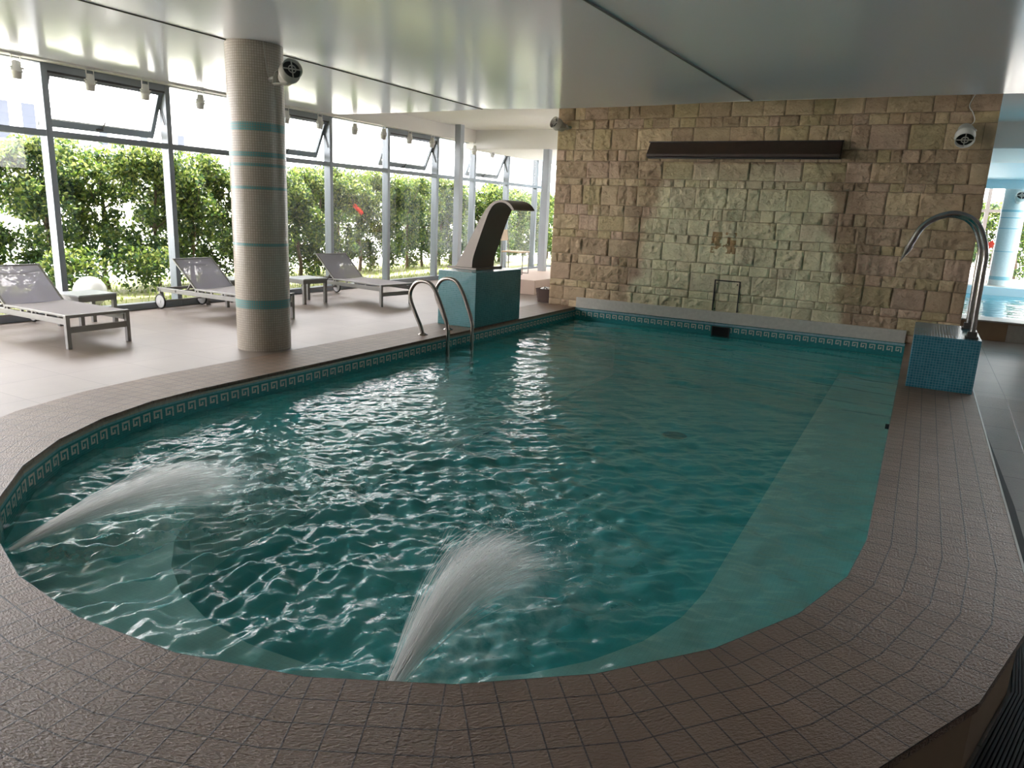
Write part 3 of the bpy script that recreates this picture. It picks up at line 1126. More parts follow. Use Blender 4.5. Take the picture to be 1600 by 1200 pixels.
def window(i, y0, y1, opened):
    w = thing('window_%d' % (i + 1), 'glazed window bay' + (' with its top sash open' if opened else ''), None)
    del_ = [k for k in ('category',) if k in w.keys()]
    w['kind'] = 'structure'
    mbx = MB()
    mbx.box(WX - 0.14, WX, y1 - 0.036, y1 + 0.036, 0.0, ZC)
    mbx.build('mullion', M['alu'], w, bevel=0.003)
    mbx = MB()
    mbx.box(WX - 0.12, WX - 0.004, y0 + 0.036, y1 - 0.036, ZT0, ZT1)
    mbx.build('transom', M['alu'], w, bevel=0.003)
    mbx = MB()
    mbx.box(WX - 0.12, WX + 0.002, y0 + 0.036, y1 - 0.036, 0.0, 0.085)
    mbx.build('sill', M['alu'], w, bevel=0.003)
    mbx = MB()
    mbx.box(WX - 0.074, WX - 0.066, y0 + 0.036, y1 - 0.036, 0.085, ZT0)
    mbx.build('lower_pane', M['glass'], w)
    hh = 0.10 if opened else 0.03
    mbx = MB()
    mbx.box(WX - 0.12, WX - 0.004, y0 + 0.036, y1 - 0.036, ZC - hh, ZC)
    mbx.build('head', M['alu'], w, bevel=0.003)
    if not opened:
        mbx = MB()
        mbx.box(WX - 0.074, WX - 0.066, y0 + 0.036, y1 - 0.036, ZT1, ZC - hh)
        mbx.build('upper_pane', M['glass'], w)
        return w
    # top-hung sash swung outwards
    hz = ZC - hh - 0.004
    H_ = hz - ZT1 - 0.006
    ang = math.radians(24)
    sash = bpy.data.objects.new('sash', None)
    C.objects.link(sash)
    sash.parent = w
    sash.location = (WX - 0.035, (y0 + y1) / 2, hz)
    sash.rotation_euler = (0, ang, 0)
    W2 = (y1 - y0) / 2 - 0.04
    mbx = MB()
    tk = 0.055
    mbx.box(-0.045, 0, -W2, W2, -tk, 0)
    mbx.box(-0.045, 0, -W2, W2, -H_, -H_ + 0.085)
    mbx.box(-0.045, 0, -W2, -W2 + tk, -H_ + 0.085, -tk)
    mbx.box(-0.045, 0, W2 - tk, W2, -H_ + 0.085, -tk)
    mbx.build('sash_frame', M['alu'], sash, bevel=0.003)
    mbx = MB()
    mbx.box(-0.026, -0.020, -W2 + tk, W2 - tk, -H_ + 0.085, -tk)
    mbx.build('sash_pane', M['glass'], sash)
    mbx = MB()
    mbx.box(0, 0.02, -0.05, 0.03, -H_ + 0.025, -H_ + 0.045)
    mbx.bar((0.012, 0.015, -H_ + 0.035), (0.03, 0.03, -H_ + 0.15), 0.012, 0.012)
    mbx.build('handle', M['alu_dark'], sash)
    mbx = MB()
    mbx.box(WX - 0.10, WX - 0.01, y0 + 0.03, y1 - 0.03, hz - 0.016, hz + 0.006)
    mbx.build('gasket', M['alu_dark'], w)
    mbx = MB()
    for yy in (y0 + 0.05, y1 - 0.05):
        mbx.bar((WX - 0.03, yy, hz - 0.42), (WX - 0.11, yy, hz - 0.2), 0.008, 0.012)
    mbx.build('stay', M['alu_dark'], w)
    return w


for i in range(len(YM) - 1):
    window(i, YM[i], YM[i + 1], i in OPEN)
mb = MB()
mb.box(WX - 0.2, -5.4, 18.6, 18.7, 0, 0.08)
struct(mb.build('trim_11', M['alu']), 'end posts of the window wall')

# ------------------------------------------------------------------ far end on the left: platform with a chair
mb = MB()
mb.box(-7.65, -6.23, 12.09, 18.5, 0.0, 0.27)
p1 = struct(mb.build('platform', M['pink_riser'], bevel=0.006), 'raised platform at the far end by the windows')
mb = MB()
mb.box(-6.22, -5.0, 12.75, 18.6, 0.0, 0.26)
struct(mb.build('platform_step', M['white'], bevel=0.006), 'white step beside the raised platform')
mb = MB()
mb.box(-8.78, -8.64, 13.12, 13.26, 0.0, ZC + 0.24)
struct(mb.build('trim_12', M['post'], bevel=0.004), 'grey square post in front of the windows')
mb = MB()
mb.box(-7.28, -7.14, 14.22, 14.36, 0.27, 2.81)
struct(mb.build('trim_13', M['post'], bevel=0.004), 'grey square post on the platform')
# glazed end of the platform
w = thing('window_20', 'glazed end wall beyond the platform', None)
w['kind'] = 'structure'
for k, xx in enumerate((-9.0, -7.6, -6.2)):
    mb = MB()
    mb.box(xx - 0.03, xx + 0.03, 18.5, 18.62, 0.27, 2.8)
    mb.build('mullion', M['alu'], w)
mb = MB()
mb.box(-9, -5.3, 18.55, 18.558, 0.3, 2.8)
mb.build('pane', M['glass'], w)
mb = MB()
mb.box(-9, -5.3, 18.5, 18.6, 2.12, 2.19)
mb.build('transom', M['alu'], w)

t = thing('dining_chair', 'thin metal framed chair with a pale wooden back on the raised platform', 'chair', (-7.25, 13.15, 0.27), math.radians(10))
mb = MB()
fr = [(-0.22, -0.2), (0.22, -0.2), (0.22, 0.2), (-0.22, 0.2)]
for (x, y) in fr:
    m1 = MB()
    m1.tube([(x, y, 0), (x, y, 0.44)], 0.011, 8)
    m1.build('leg', M['lounger'], t)
mb = MB()
mb.box(-0.235, 0.235, -0.215, 0.215, 0.43, 0.455)
mb.build('seat', M['chair_wood'], t, bevel=0.006)
for y in (-0.2, 0.2):
    mb = MB()
    mb.tube([(-0.22, y, 0.44), (-0.27, y, 0.86)], 0.011, 8)
    mb.build('back_post', M['lounger'], t)
    mb = MB()
    mb.tube([(-0.22, y, 0.008), (0.22, y, 0.008)], 0.009, 8)
    mb.build('runner', M['lounger'], t)
mb = MB()
mb.obox((-0.262, 0, 0.76), (0.009, 0.22, 0.11), Matrix.Rotation(-0.12, 3, 'Y'))
mb.build('backrest', M['chair_wood'], t, bevel=0.004)

t = thing('wicker_basket', 'small dark wicker basket on the floor against the left end of the stone wall', 'basket', (-5.63, 11.36, 0))
mb = MB()
rows = 9
ring = []
for j in range(rows + 1):
    zz = 0.23 * j / rows
    hw = 0.115 + 0.035 * j / rows
    for k in range(24):
        a = 2 * PI * k / 24
        rr = hw / max(abs(math.cos(a)), abs(math.sin(a))) * 0.96
        rr = min(rr, hw * 1.25)
        bump = 0.004 * ((k + j) % 2)
        ring.append((rr * math.cos(a) + bump, rr * math.sin(a), zz))
fs = [(j * 24 + k, j * 24 + (k + 1) % 24, (j + 1) * 24 + (k + 1) % 24, (j + 1) * 24 + k) for j in range(rows) for k in range(24)]
mb.idx(ring, fs + [tuple(range(23, -1, -1))], False)
mb.build('body', M['wicker'], t)
mb = MB()
mb.sphere((0, 0, 0.20), 0.11, 14, (1, 1, 0.5))
mb.build('liner', M['towel'], t)
mb = MB()
mb.tube([(0.03, -0.14, 0.23), (0.05, -0.15, 0.27), (0.10, -0.15, 0.235)], 0.008, 8)
mb.build('handle', M['black'], t)

# ------------------------------------------------------------------ mosaic column with its lamp
def mosaic_column(name, x, y, r, z0, z1, material, label):
    mbx = MB()
    n = 48
    for k in range(n):
        a0, a1 = 2 * PI * k / n, 2 * PI * (k + 1) / n
        p = [(r * math.cos(a), r * math.sin(a)) for a in (a0, a1)]
        mbx.face([(p[0][0], p[0][1], z0), (p[1][0], p[1][1], z0), (p[1][0], p[1][1], z1), (p[0][0], p[0][1], z1)],
                 uv=[(a0 * r + 5, z0 + 5), (a1 * r + 5, z0 + 5), (a1 * r + 5, z1 + 5), (a0 * r + 5, z1 + 5)], smooth=True)
    o = mbx.build(name, material, merge=True)
    o.location = (x, y, 0)
    return tag(o, label, 'column')


mosaic_column('mosaic_column', -5.905, 5.33, 0.268, 0.0, ZC + 0.02, M['column'], 'round beige mosaic column with teal bands standing by the pool')


def spotlight(loc, aim, mount, label, mat_, s=1.0, cable=None, cmat='lamp_white'):
    """cup shaped spotlight; loc = middle of the cup, aim = where it points, mount = point on the wall"""
    t = thing('spotlight', label, 'spotlight', loc)
    aim = Vector(aim).normalized()
    R = 0.082 * s
    m1 = MB()
    m1.lathe([(0.0, -0.11 * s), (R * 0.62, -0.108 * s), (R * 0.78, -0.09 * s), (R * 0.98, 0.0), (R * 1.10, 0.008 * s), (R * 1.10, 0.03 * s), (R * 1.02, 0.035 * s), (R * 1.06, 0.10 * s),
              (R * 0.97, 0.10 * s), (R * 0.93, 0.06 * s), (0.0, 0.055 * s)], (0, 0, 0), aim)
    m1.build('housing', mat_, t)
    m1 = MB()
    a = Vector((0, 0, 1)) if abs(aim.z) < 0.9 else Vector((1, 0, 0))
    x = aim.cross(a).normalized()
    y = aim.cross(x)
    m1.cyl(aim * 0.058 * s, aim * 0.066 * s, R * 0.94, 24)
    m1.build('lens', M['black'], t)
    m1 = MB()
    for d in (x, y):
        m1.bar(aim * 0.09 * s - d * R * 0.97, aim * 0.09 * s + d * R * 0.97, 0.009 * s, 0.008 * s, up=aim)
    m1.lathe([(R * 0.42, 0.085 * s), (R * 0.42, 0.095 * s), (R * 0.34, 0.095 * s), (R * 0.34, 0.085 * s), (R * 0.42, 0.085 * s)], (0, 0, 0), aim)
    m1.build('grille', M['lamp_grey'], t)
    m1 = MB()
    mt_ = Vector(mount) - Vector(loc)
    side = aim.cross(mt_)
    if side.length < 1e-3:
        side = x
    side = x if side.length < 1e-3 else side.normalized()
    hub = mt_ * 0.72
    for sg in (-1, 1):
        m1.bar(side * R * 1.12 * sg, hub + side * R * 0.7 * sg, 0.022 * s, 0.006 * s, up=side)
        m1.cyl(side * R * 1.02 * sg, side * R * 1.2 * sg, 0.012 * s, 10)
    m1.bar(hub + side * R * 0.75, hub - side * R * 0.75, 0.03 * s, 0.006 * s, up=mt_)
    m1.cyl(hub, mt_, 0.022 * s, 12)
    m1.build('bracket', mat_, t)
    if cable:
        m1 = MB()
        m1.tube(smooth_path([Vector(q) - Vector(loc) for q in cable], 6), 0.006, 8)
        m1.build('cable', M[cmat], t)
    return t


spotlight((-5.395, 5.27, 2.655), (0.86, -0.40, 0.32), (-5.645, 5.27, 2.615), 'grey spotlight fixed high on the mosaic column', M['lamp_grey'], 1.1,
          cable=[(-5.64, 5.25, 2.64), (-5.645, 5.235, 2.74), (-5.65, 5.225, 2.84), (-5.655, 5.22, 2.945)], cmat='lamp_grey')
spotlight((-5.33, YW - 0.20, 2.86), (-0.35, -0.80, 0.30), (-5.20, YW - 0.01, 2.84), 'grey spotlight at the top left corner of the stone wall', M['lamp_grey'], 1.05)
spotlight((0.225, YW - 0.17, 2.665), (0.04, -0.70, -0.62), (0.235, YW - 0.01, 2.76), 'white spotlight with a hanging cable at the top right of the stone wall', M['lamp_white'], 1.25,
          cable=[(0.23, YW - 0.05, 2.75), (0.30, YW - 0.05, 2.83), (0.27, YW - 0.045, 2.93), (0.22, YW - 0.045, 3.02), (0.27, YW - 0.045, 3.17)])

# small white cup lamps hanging along the window head
def cup_lamp():
    t = thing('cup_spotlight', 'x', 'spotlight', (0, 0, 0), 0, 'white cup spotlights along the window head')
    m1 = MB()
    m1.lathe([(0.0, 0.0), (0.030, 0.0), (0.036, -0.012), (0.056, -0.10), (0.063, -0.10), (0.063, -0.118), (0.054, -0.118), (0.046, -0.19), (0.040, -0.19), (0.044, -0.13), (0.0, -0.12)],
             (0, 0, -0.055), (0.10, 0.0, 1), 18)
    m1.build('cup', M['lamp_white'], t)
    m1 = MB()
    for sg in (-1, 1):
        m1.bar((0, sg * 0.045, 0), (0, sg * 0.045, -0.105), 0.010, 0.006)
        m1.cyl((0, sg * 0.04, -0.13), (0, sg * 0.075, -0.13), 0.010, 8)
    m1.bar((0, -0.05, -0.10), (0, 0.05, -0.10), 0.01, 0.006)
    m1.bar((0, -0.06, -0.003), (0, 0.06, -0.003), 0.03, 0.008)
    m1.build('bracket', M['lamp_white'], t)
    return t


cups = [(4.75, 'leftmost white cup spotlight hanging in front of the fixed pane'),
        (5.57, 'white cup spotlight by the left part of the first open window from the left'),
        (6.28, 'white cup spotlight by the right end of the first open window from the left'),
        (7.10, 'white cup spotlight just left of the mosaic column'),
        (8.66, 'white cup spotlight just right of the mosaic column'),
        (9.39, 'white cup spotlight at the right end of the second open window'),
        (10.24, 'white cup spotlight in the middle of the fixed pane after the second open window'),
        (11.02, 'white cup spotlight before the mullion of the third open window'),
        (11.81, 'white cup spotlight in front of the third open window, left part'),
        (12.55, 'white cup spotlight in front of the third open window, right part'),
        (13.50, 'white cup spotlight just right of the grey square post'),
        (14.14, 'white cup spotlight left of the last open window'),
        (14.93, 'white cup spotlight in front of the last open window near the bulkhead')]
cup0 = cup_lamp()
for i, (y, lab) in enumerate(cups):
    o = cup0 if i == 0 else copy_tree(cup0)
    o.location = (WX + 0.145, y, ZC - 0.022)
    o['label'] = lab

# ------------------------------------------------------------------ ladder
t = thing('pool_ladder', 'curved steel handrail ladder at the left edge of the pool', 'ladder', (-5.15, 7.37, 0))
rail = [(0.0, 0, 0.0), (-0.035, 0, 0.10), (-0.10, 0, 0.22), (-0.185, 0, 0.40), (-0.19, 0, 0.51), (-0.115, 0, 0.615), (0.0, 0, 0.648), (0.12, 0, 0.61), (0.215, 0, 0.475),
        (0.30, 0, 0.29), (0.355, 0, 0.14), (0.365, 0, 0.0), (0.365, 0, -0.5), (0.365, 0, -0.95)]
for yy in (-0.27, 0.27):
    mb = MB()
    mb.tube(smooth_path([(x, yy, z) for x, _, z in rail], 7), 0.0235, 14)
    mb.build('handrail', M['rail'], t)
    mb = MB()
    mb.lathe([(0.0, 0.022), (0.03, 0.022), (0.034, 0.018), (0.060, 0.006), (0.062, 0.0), (0.0, 0.0)], (0.0, yy, 0.0))
    mb.build('flange', M['rail'], t)
for zz in (-0.40, -0.68):
    mb = MB()
    mb.box(0.32, 0.41, -0.27, 0.27, zz, zz + 0.03)
    mb.build('tread', M['rail'], t, bevel=0.004)

# ------------------------------------------------------------------ teal plinth with the swan-neck cascade
mb = MB()
mb.box(-0.292, 0.292, -0.605, 0.605, 0, 0.712)
o = mb.build('mosaic_plinth', M['teal_tile'], bevel=0.004)
o.location = (-5.255, 8.585, 0)
tag(o, 'large teal mosaic block on the left pool edge carrying the steel cascade', 'plinth')

t = thing('cascade_fountain', 'broad curved steel water cascade leaning over the pool on the teal block', 'fountain', (-5.3, 8.67, 0.712))
oz = 0.712
Yn, Yf = -0.25, 0.33
outp = [(-5.575, .738), (-5.435, .97), (-5.19, 1.406), (-5.10, 1.535), (-5.03, 1.60), (-4.95, 1.635), (-4.88, 1.642), (-4.80, 1.622), (-4.74, 1.583), (-4.695, 1.525)]
inp = [(-5.31, .738), (-5.295, .87), (-5.235, 1.05), (-5.105, 1.40), (-5.05, 1.515), (-5.00, 1.575), (-4.94, 1.606), (-4.88, 1.612), (-4.815, 1.594), (-4.765, 1.56), (-4.722, 1.515)]
outp = [(p.x, p.y) for p in smooth_path([(a, b, 0) for a, b in outp], 4)]
inp = [(p.x, p.y) for p in smooth_path([(a, b, 0) for a, b in inp], 4)]
N = 40


def resample(P, n):
    L = [0]
    for a, b in zip(P, P[1:]):
        L.append(L[-1] + math.hypot(b[0] - a[0], b[1] - a[1]))
    out = []
    for k in range(n + 1):
        s_ = L[-1] * k / n
        j = max(i for i in range(len(L)) if L[i] <= s_ + 1e-9)
        j = min(j, len(P) - 2)
        f = (s_ - L[j]) / max(1e-9, L[j + 1] - L[j])
        out.append((P[j][0] + (P[j + 1][0] - P[j][0]) * f, P[j][1] + (P[j + 1][1] - P[j][1]) * f))
    return out


A, B = resample(outp, N), resample(inp, N)
shift = lambda q: (q[0] + 5.3, q[1] - oz)
A, B = [shift(q) for q in A], [shift(q) for q in B]
back, front, sides = MB(), MB(), MB()
vs_ = [(x, y, z) for (x, z) in A for y in (Yn, Yf)]
back.idx(vs_, [(2 * i, 2 * i + 1, 2 * i + 3, 2 * i + 2) for i in range(N)], True)
vs_ = [(x, y, z) for (x, z) in B for y in (Yn + 0.0, Yf - 0.0)]
front.idx(vs_, [(2 * i, 2 * i + 2, 2 * i + 3, 2 * i + 1) for i in range(N)], True)
for y in (Yn, Yf):
    vs_ = [(x, y, z) for (x, z) in A] + [(x, y, z) for (x, z) in B]
    sides.idx(vs_, [(i, i + 1, N + 2 + i, N + 1 + i) for i in range(N)], False)
sides.face([(A[-1][0], Yn, A[-1][1]), (A[-1][0], Yf, A[-1][1]), (B[-1][0], Yf, B[-1][1]), (B[-1][0], Yn, B[-1][1])])
front.build('front_sheet', M['steel'], t)
back.build('back_sheet', M['steel'], t)
sides.build('side_sheet', M['steel'], t)
mb = MB()
mb.box(-0.375, 0.095, Yn - 0.06, Yf + 0.06, 0.0, 0.026)
mb.build('base_plate', M['steel'], t, bevel=0.004)

# ------------------------------------------------------------------ right block with two bent pipes
mb = MB()
mb.box(-0.28, 0.28, -0.575, 0.575, 0, 0.512)
o = mb.build('mosaic_plinth', M['teal_blue'], bevel=0.004)
o.location = (0.315, 8.555, 0)
tag(o, 'smaller teal mosaic block on the right coping carrying two bent pipes', 'plinth')
pipe = [(0.0, 0.0), (0.0, 0.15), (-0.004, 0.36), (-0.008, 0.62), (-0.012, 0.78), (-0.04, 0.90), (-0.10, 1.03), (-0.19, 1.115), (-0.325, 1.148), (-0.465, 1.105), (-0.57, 1.012), (-0.625, 0.89), (-0.65, 0.825)]
for k, (yy, lab) in enumerate(((8.13, 'nearer bent steel water pipe on the right teal block'), (8.93, 'farther bent steel water pipe on the right teal block'))):
    t = thing('water_pipe', lab, 'pipe', (0.515, yy, 0.512), 0, 'swan neck pipes on the right block')
    mb = MB()
    P = smooth_path([(x, 0, z) for x, z in pipe], 7)
    mb.tube(P, 0.0265, 16)
    mb.build('tube', M['steel_bright'], t)
    mb = MB()
    d = Vector((-0.065, 0, -0.165)).normalized()
    e = Vector((-0.65, 0, 0.825))
    sd_ = Vector((0, 1, 0))
    nr = d.cross(sd_)
    rings = []
    for (s_, hw, ht) in ((0.0, 0.033, 0.033), (0.02, 0.034, 0.034), (0.10, 0.048, 0.016), (0.155, 0.055, 0.006)):
        rings.append([e + d * s_ + sd_ * hw * math.cos(2 * PI * q / 16) + nr * ht * math.sin(2 * PI * q / 16) for q in range(16)])
    vs_ = [q for r_ in rings for q in r_]
    mb.idx(vs_, [(i * 16 + q, i * 16 + (q + 1) % 16, (i + 1) * 16 + (q + 1) % 16, (i + 1) * 16 + q) for i in range(3) for q in range(16)], True)
    mb.idx(rings[-1], [tuple(range(16))], False)
    mb.build('nozzle', M['steel_bright'], t)
    mb = MB()
    mb.box(-0.055, 0.055, -0.055, 0.055, 0.0, 0.018)
    mb.box(-0.04, 0.04, -0.04, 0.04, 0.018, 0.065)
    mb.build('flange', M['steel'], t, bevel=0.003)
mb = MB()
mb.cyl((XR - 0.03, 6.56, -0.09), (XR, 6.56, -0.09), 0.022, 14)
o = mb.build('wall_fitting', M['black'])
tag(o, 'small black fitting at the right edge of the pool', 'fitting')
mb = MB()
mb.lathe([(0.0, 0.012), (0.13, 0.012), (0.15, 0.0), (0.0, 0.0)], (-2.3, 8.35, -1.05))
o = mb.build('floor_drain', M['wood_dark'])
tag(o, 'round dark drain on the pool bottom near the stone wall', 'drain')

# ------------------------------------------------------------------ sun loungers and side tables
def lounger():
    t = thing('sun_lounger', 'x', 'sun lounger', (0, 0, 0), 0, 'grey sun loungers by the windows')
    W = 0.31
    HX = 0.76
    m1 = MB()
    for s in (-1, 1):
        m1.bar((-0.02, s * (W - 0.015), 0.262), (1.86, s * (W - 0.015), 0.262), 0.03, 0.058)
        for xx in (0.79, 1.05, 1.25, 1.5):
            m1.box(xx, xx + 0.03, s * (W - 0.015) - 0.012, s * (W - 0.015) + 0.012, 0.29, 0.318)
        m1.bar((HX - 0.02, s * (W - 0.015), 0.322), (1.885, s * (W - 0.015), 0.322), 0.03, 0.022)
    m1.bar((1.872, -W, 0.318), (1.872, W, 0.318), 0.03, 0.03)
    m1.bar((HX, -W, 0.300), (HX, W, 0.300), 0.03, 0.03)
    m1.bar((0.0, -W, 0.262), (0.0, W, 0.262), 0.03, 0.04)
    m1.build('frame', M['lounger'], t, bevel=0.003)
    for s in (-1, 1):
        m1 = MB()
        m1.box(1.85, 1.895, s * W - 0.02, s * W + 0.02, 0.0, 0.335)
        m1.build('leg', M['lounger'], t, bevel=0.003)
    m1 = MB()
    m1.bar((1.872, -W, 0.185), (1.872, W, 0.185), 0.025, 0.06)
    m1.build('stretcher', M['lounger'], t, bevel=0.003)
    m1 = MB()
    m1.cyl((0.06, -W - 0.03, 0.105), (0.06, W + 0.03, 0.105), 0.012, 10)
    for s in (-1, 1):
        m1.bar((0.06, s * (W - 0.015), 0.10), (0.03, s * (W - 0.015), 0.26), 0.02, 0.05)
    m1.build('axle', M['lounger'], t)
    for s in (-1, 1):
        y = s * (W + 0.02)
        m1 = MB()
        ring = [(0.06 + 0.093 * math.cos(2 * PI * k / 28), y, 0.105 + 0.093 * math.sin(2 * PI * k / 28)) for k in range(29)]
        m1.tube(ring, 0.012, 8, caps=False)
        wheel = m1.build('wheel', M['tyre'], t)
        m1 = MB()
        m1.cyl((0.06, y - 0.009, 0.105), (0.06, y + 0.009, 0.105), 0.085, 28)
        m1.cyl((0.06, y - 0.016, 0.105), (0.06, y + 0.016, 0.105), 0.018, 14)
        m1.build('hub', M['hub'], wheel)
    # seat mesh, slightly hollow
    m1 = MB()
    nx, ny = 14, 6
    g = []
    for k in (0, 1):
        for j in range(ny + 1):
            for i in range(nx + 1):
                b = j / ny
                g.append((HX + (1.88 - HX) * i / nx, -W + 0.012 + (2 * W - 0.024) * b, 0.334 - 0.014 * 4 * b * (1 - b) - 0.004 * k))
    nn = (nx + 1) * (ny + 1)
    fs = [(k * nn + j * (nx + 1) + i, k * nn + j * (nx + 1) + i + 1, k * nn + (j + 1) * (nx + 1) + i + 1, k * nn + (j + 1) * (nx + 1) + i) for k in (0, 1) for j in range(ny) for i in range(nx)]
    m1.idx(g, fs, True)
    m1.build('seat', M['sling_seat'], t)
    # backrest raised
    top = Vector((0.335, 0, 0.69))
    bot = Vector((HX, 0, 0.325))
    dd = (top - bot).normalized()
    m1 = MB()
    for s in (-1, 1):
        m1.bar(bot + Vector((0, s * (W - 0.012), 0)), top + Vector((0, s * (W - 0.012), 0)), 0.024, 0.018)
    m1.bar(top + Vector((0, -W, 0)), top + Vector((0, W, 0)), 0.022, 0.018)
    bow = [top - dd * (0.06 + 0.05 * math.sin(PI * k / 12)) + Vector((0.0, -W + 0.01 + (2 * W - 0.02) * k / 12, -0.012)) for k in range(13)]
    m1.tube(bow, 0.008, 8)
    m1.bar(bot + dd * 0.24 + Vector((-0.02, -W * 0.42, 0)), (0.36, -W * 0.42, 0.262), 0.03, 0.014)
    m1.bar(bot + dd * 0.24 + Vector((-0.02, W * 0.42, 0)), (0.36, W * 0.42, 0.262), 0.03, 0.014)
    m1.bar((0.36, -W, 0.262), (0.36, W, 0.262), 0.03, 0.03)
    m1.build('backrest_frame', M['lounger'], t, bevel=0.002)
    m1 = MB()
    pr = Vector((-dd.z, 0, dd.x))
    m1.obox((top + bot) / 2 + pr * 0.0, ((top - bot).length / 2, W - 0.015, 0.002), Matrix((dd, Vector((0, 1, 0)), -pr)).transposed())
    m1.build('backrest', M['sling'], t)
    return t


L0 = lounger()
for i, (x, y, a, lab) in enumerate(((-9.045, 4.335, 0.0, 'grey mesh sun lounger at the left, nearest to the camera'),
                                    (-9.04, 6.65, 0.0, 'grey mesh sun lounger partly behind the mosaic column'),
                                    (-8.91, 9.27, -8.0, 'grey mesh sun lounger right of the mosaic column'))):
    o = L0 if i == 0 else copy_tree(L0)
    o.location = (x, y, 0)
    o.rotation_euler = (0, 0, math.radians(a))
    o['label'] = lab


def side_table():
    t = thing('side_table', 'x', 'side table', (0, 0, 0), 0, 'low grey side tables between the loungers')
    hw = 0.225
    m1 = MB()
    m1.box(-hw, hw, -hw, hw, 0.366, 0.384)
    m1.build('table_top', M['tabletop'], t, bevel=0.003)
    m1 = MB()
    for s in (-1, 1):
        m1.box(-hw + 0.002, hw - 0.002, s * hw - 0.02 - 0.012 * s, s * hw + 0.02 - 0.022 * s, 0.305, 0.366)
        m1.box(s * hw - 0.02 - 0.012 * s, s * hw + 0.02 - 0.022 * s, -hw + 0.04, hw - 0.04, 0.305, 0.366)
    m1.build('apron', M['lounger'], t)
    for sx in (-1, 1):
        for sy in (-1, 1):
            m1 = MB()
            m1.box(sx * (hw - 0.024) - 0.022, sx * (hw - 0.024) + 0.022, sy * (hw - 0.024) - 0.022, sy * (hw - 0.024) + 0.022, 0, 0.366)
            m1.build('leg', M['lounger'], t, bevel=0.002)
    return t


T0 = side_table()
for i, (x, y, a, lab) in enumerate(((-8.345, 4.93, 2, 'low grey side table in front of the white globe'),
                                    (-8.73, 7.25, 0, 'low grey side table mostly hidden behind the mosaic column'),
                                    (-8.225, 8.28, -6, 'low grey side table just right of the mosaic column'))):
    o = T0 if i == 0 else copy_tree(T0)
    o.location = (x, y, 0)
    o.rotation_euler = (0, 0, math.radians(a))
    o['label'] = lab

# ------------------------------------------------------------------ water jets
def plume_mat(name, length, lift, spread):
    """white aerated water: scattering that thins out towards the edge of the plume"""
    mt, t, p, out = nt(name)
    t.nodes.remove(p)

    def mth(op, a, b=None, c=None):
        n = node(t, 'ShaderNodeMath', operation=op)
        for k, v in enumerate((a, b, c)):
            if v is None:
                continue
            if isinstance(v, (int, float)):
                n.inputs[k].default_value = v
            else:
                t.links.new(v, n.inputs[k])
        return n.outputs[0]

    co = node(t, 'ShaderNodeTexCoord')
    sx = node(t, 'ShaderNodeSeparateXYZ')
    t.links.new(co.outputs['Object'], sx.inputs[0])
    f = mth('MAXIMUM', mth('DIVIDE', sx.outputs[1], length), 0.001)
    cz = mth('MULTIPLY_ADD', mth('SINE', mth('MULTIPLY', f, 2.75)), lift, mth('MULTIPLY', f, -0.04))
    r = mth('MULTIPLY_ADD', mth('POWER', f, 1.15), spread, 0.016)
    dx = mth('DIVIDE', sx.outputs[0], r)
    dz = mth('DIVIDE', mth('SUBTRACT', sx.outputs[2], cz), mth('MULTIPLY', r, 0.75))
    q = mth('ADD', mth('MULTIPLY', dx, dx), mth('MULTIPLY', dz, dz))
    edge = mth('MAXIMUM', mth('SUBTRACT', 1.0, q), 0.0)
    tail = mth('MINIMUM', mth('MAXIMUM', mth('MULTIPLY', mth('SUBTRACT', 1.22, f), 2.2), 0.0), 1.0)
    # streaks: noise in coordinates that spread with the plume
    cb = node(t, 'ShaderNodeCombineXYZ')
    t.links.new(mth('MULTIPLY', dx, 5.0), cb.inputs[0])
    t.links.new(mth('MULTIPLY', f, 2.6), cb.inputs[1])
    t.links.new(mth('MULTIPLY', dz, 3.5), cb.inputs[2])
    nz = node(t, 'ShaderNodeTexNoise', i_Scale=1.0, i_Detail=6.0, i_Roughness=0.68)
    t.links.new(cb.outputs[0], nz.inputs['Vector'])
    mr = node(t, 'ShaderNodeMapRange')
    mr.inputs[1].default_value = 0.44
    mr.inputs[2].default_value = 0.70
    t.links.new(nz.outputs[0], mr.inputs[0])
    thin = mth('DIVIDE', 1.0, mth('ADD', mth('MULTIPLY', f, 1.6), 0.25))
    den = mth('MULTIPLY', mth('MULTIPLY', mth('MULTIPLY', edge, tail), mr.outputs[0]), mth('MULTIPLY', thin, 20.0))
    vs_ = node(t, 'ShaderNodeVolumeScatter')
    vs_.inputs['Color'].default_value = (0.99, 0.998, 1.0, 1)
    vs_.inputs['Anisotropy'].default_value = 0.2
    t.links.new(den, vs_.inputs['Density'])
    t.links.new(vs_.outputs[0], out.inputs['Volume'])
    return mt


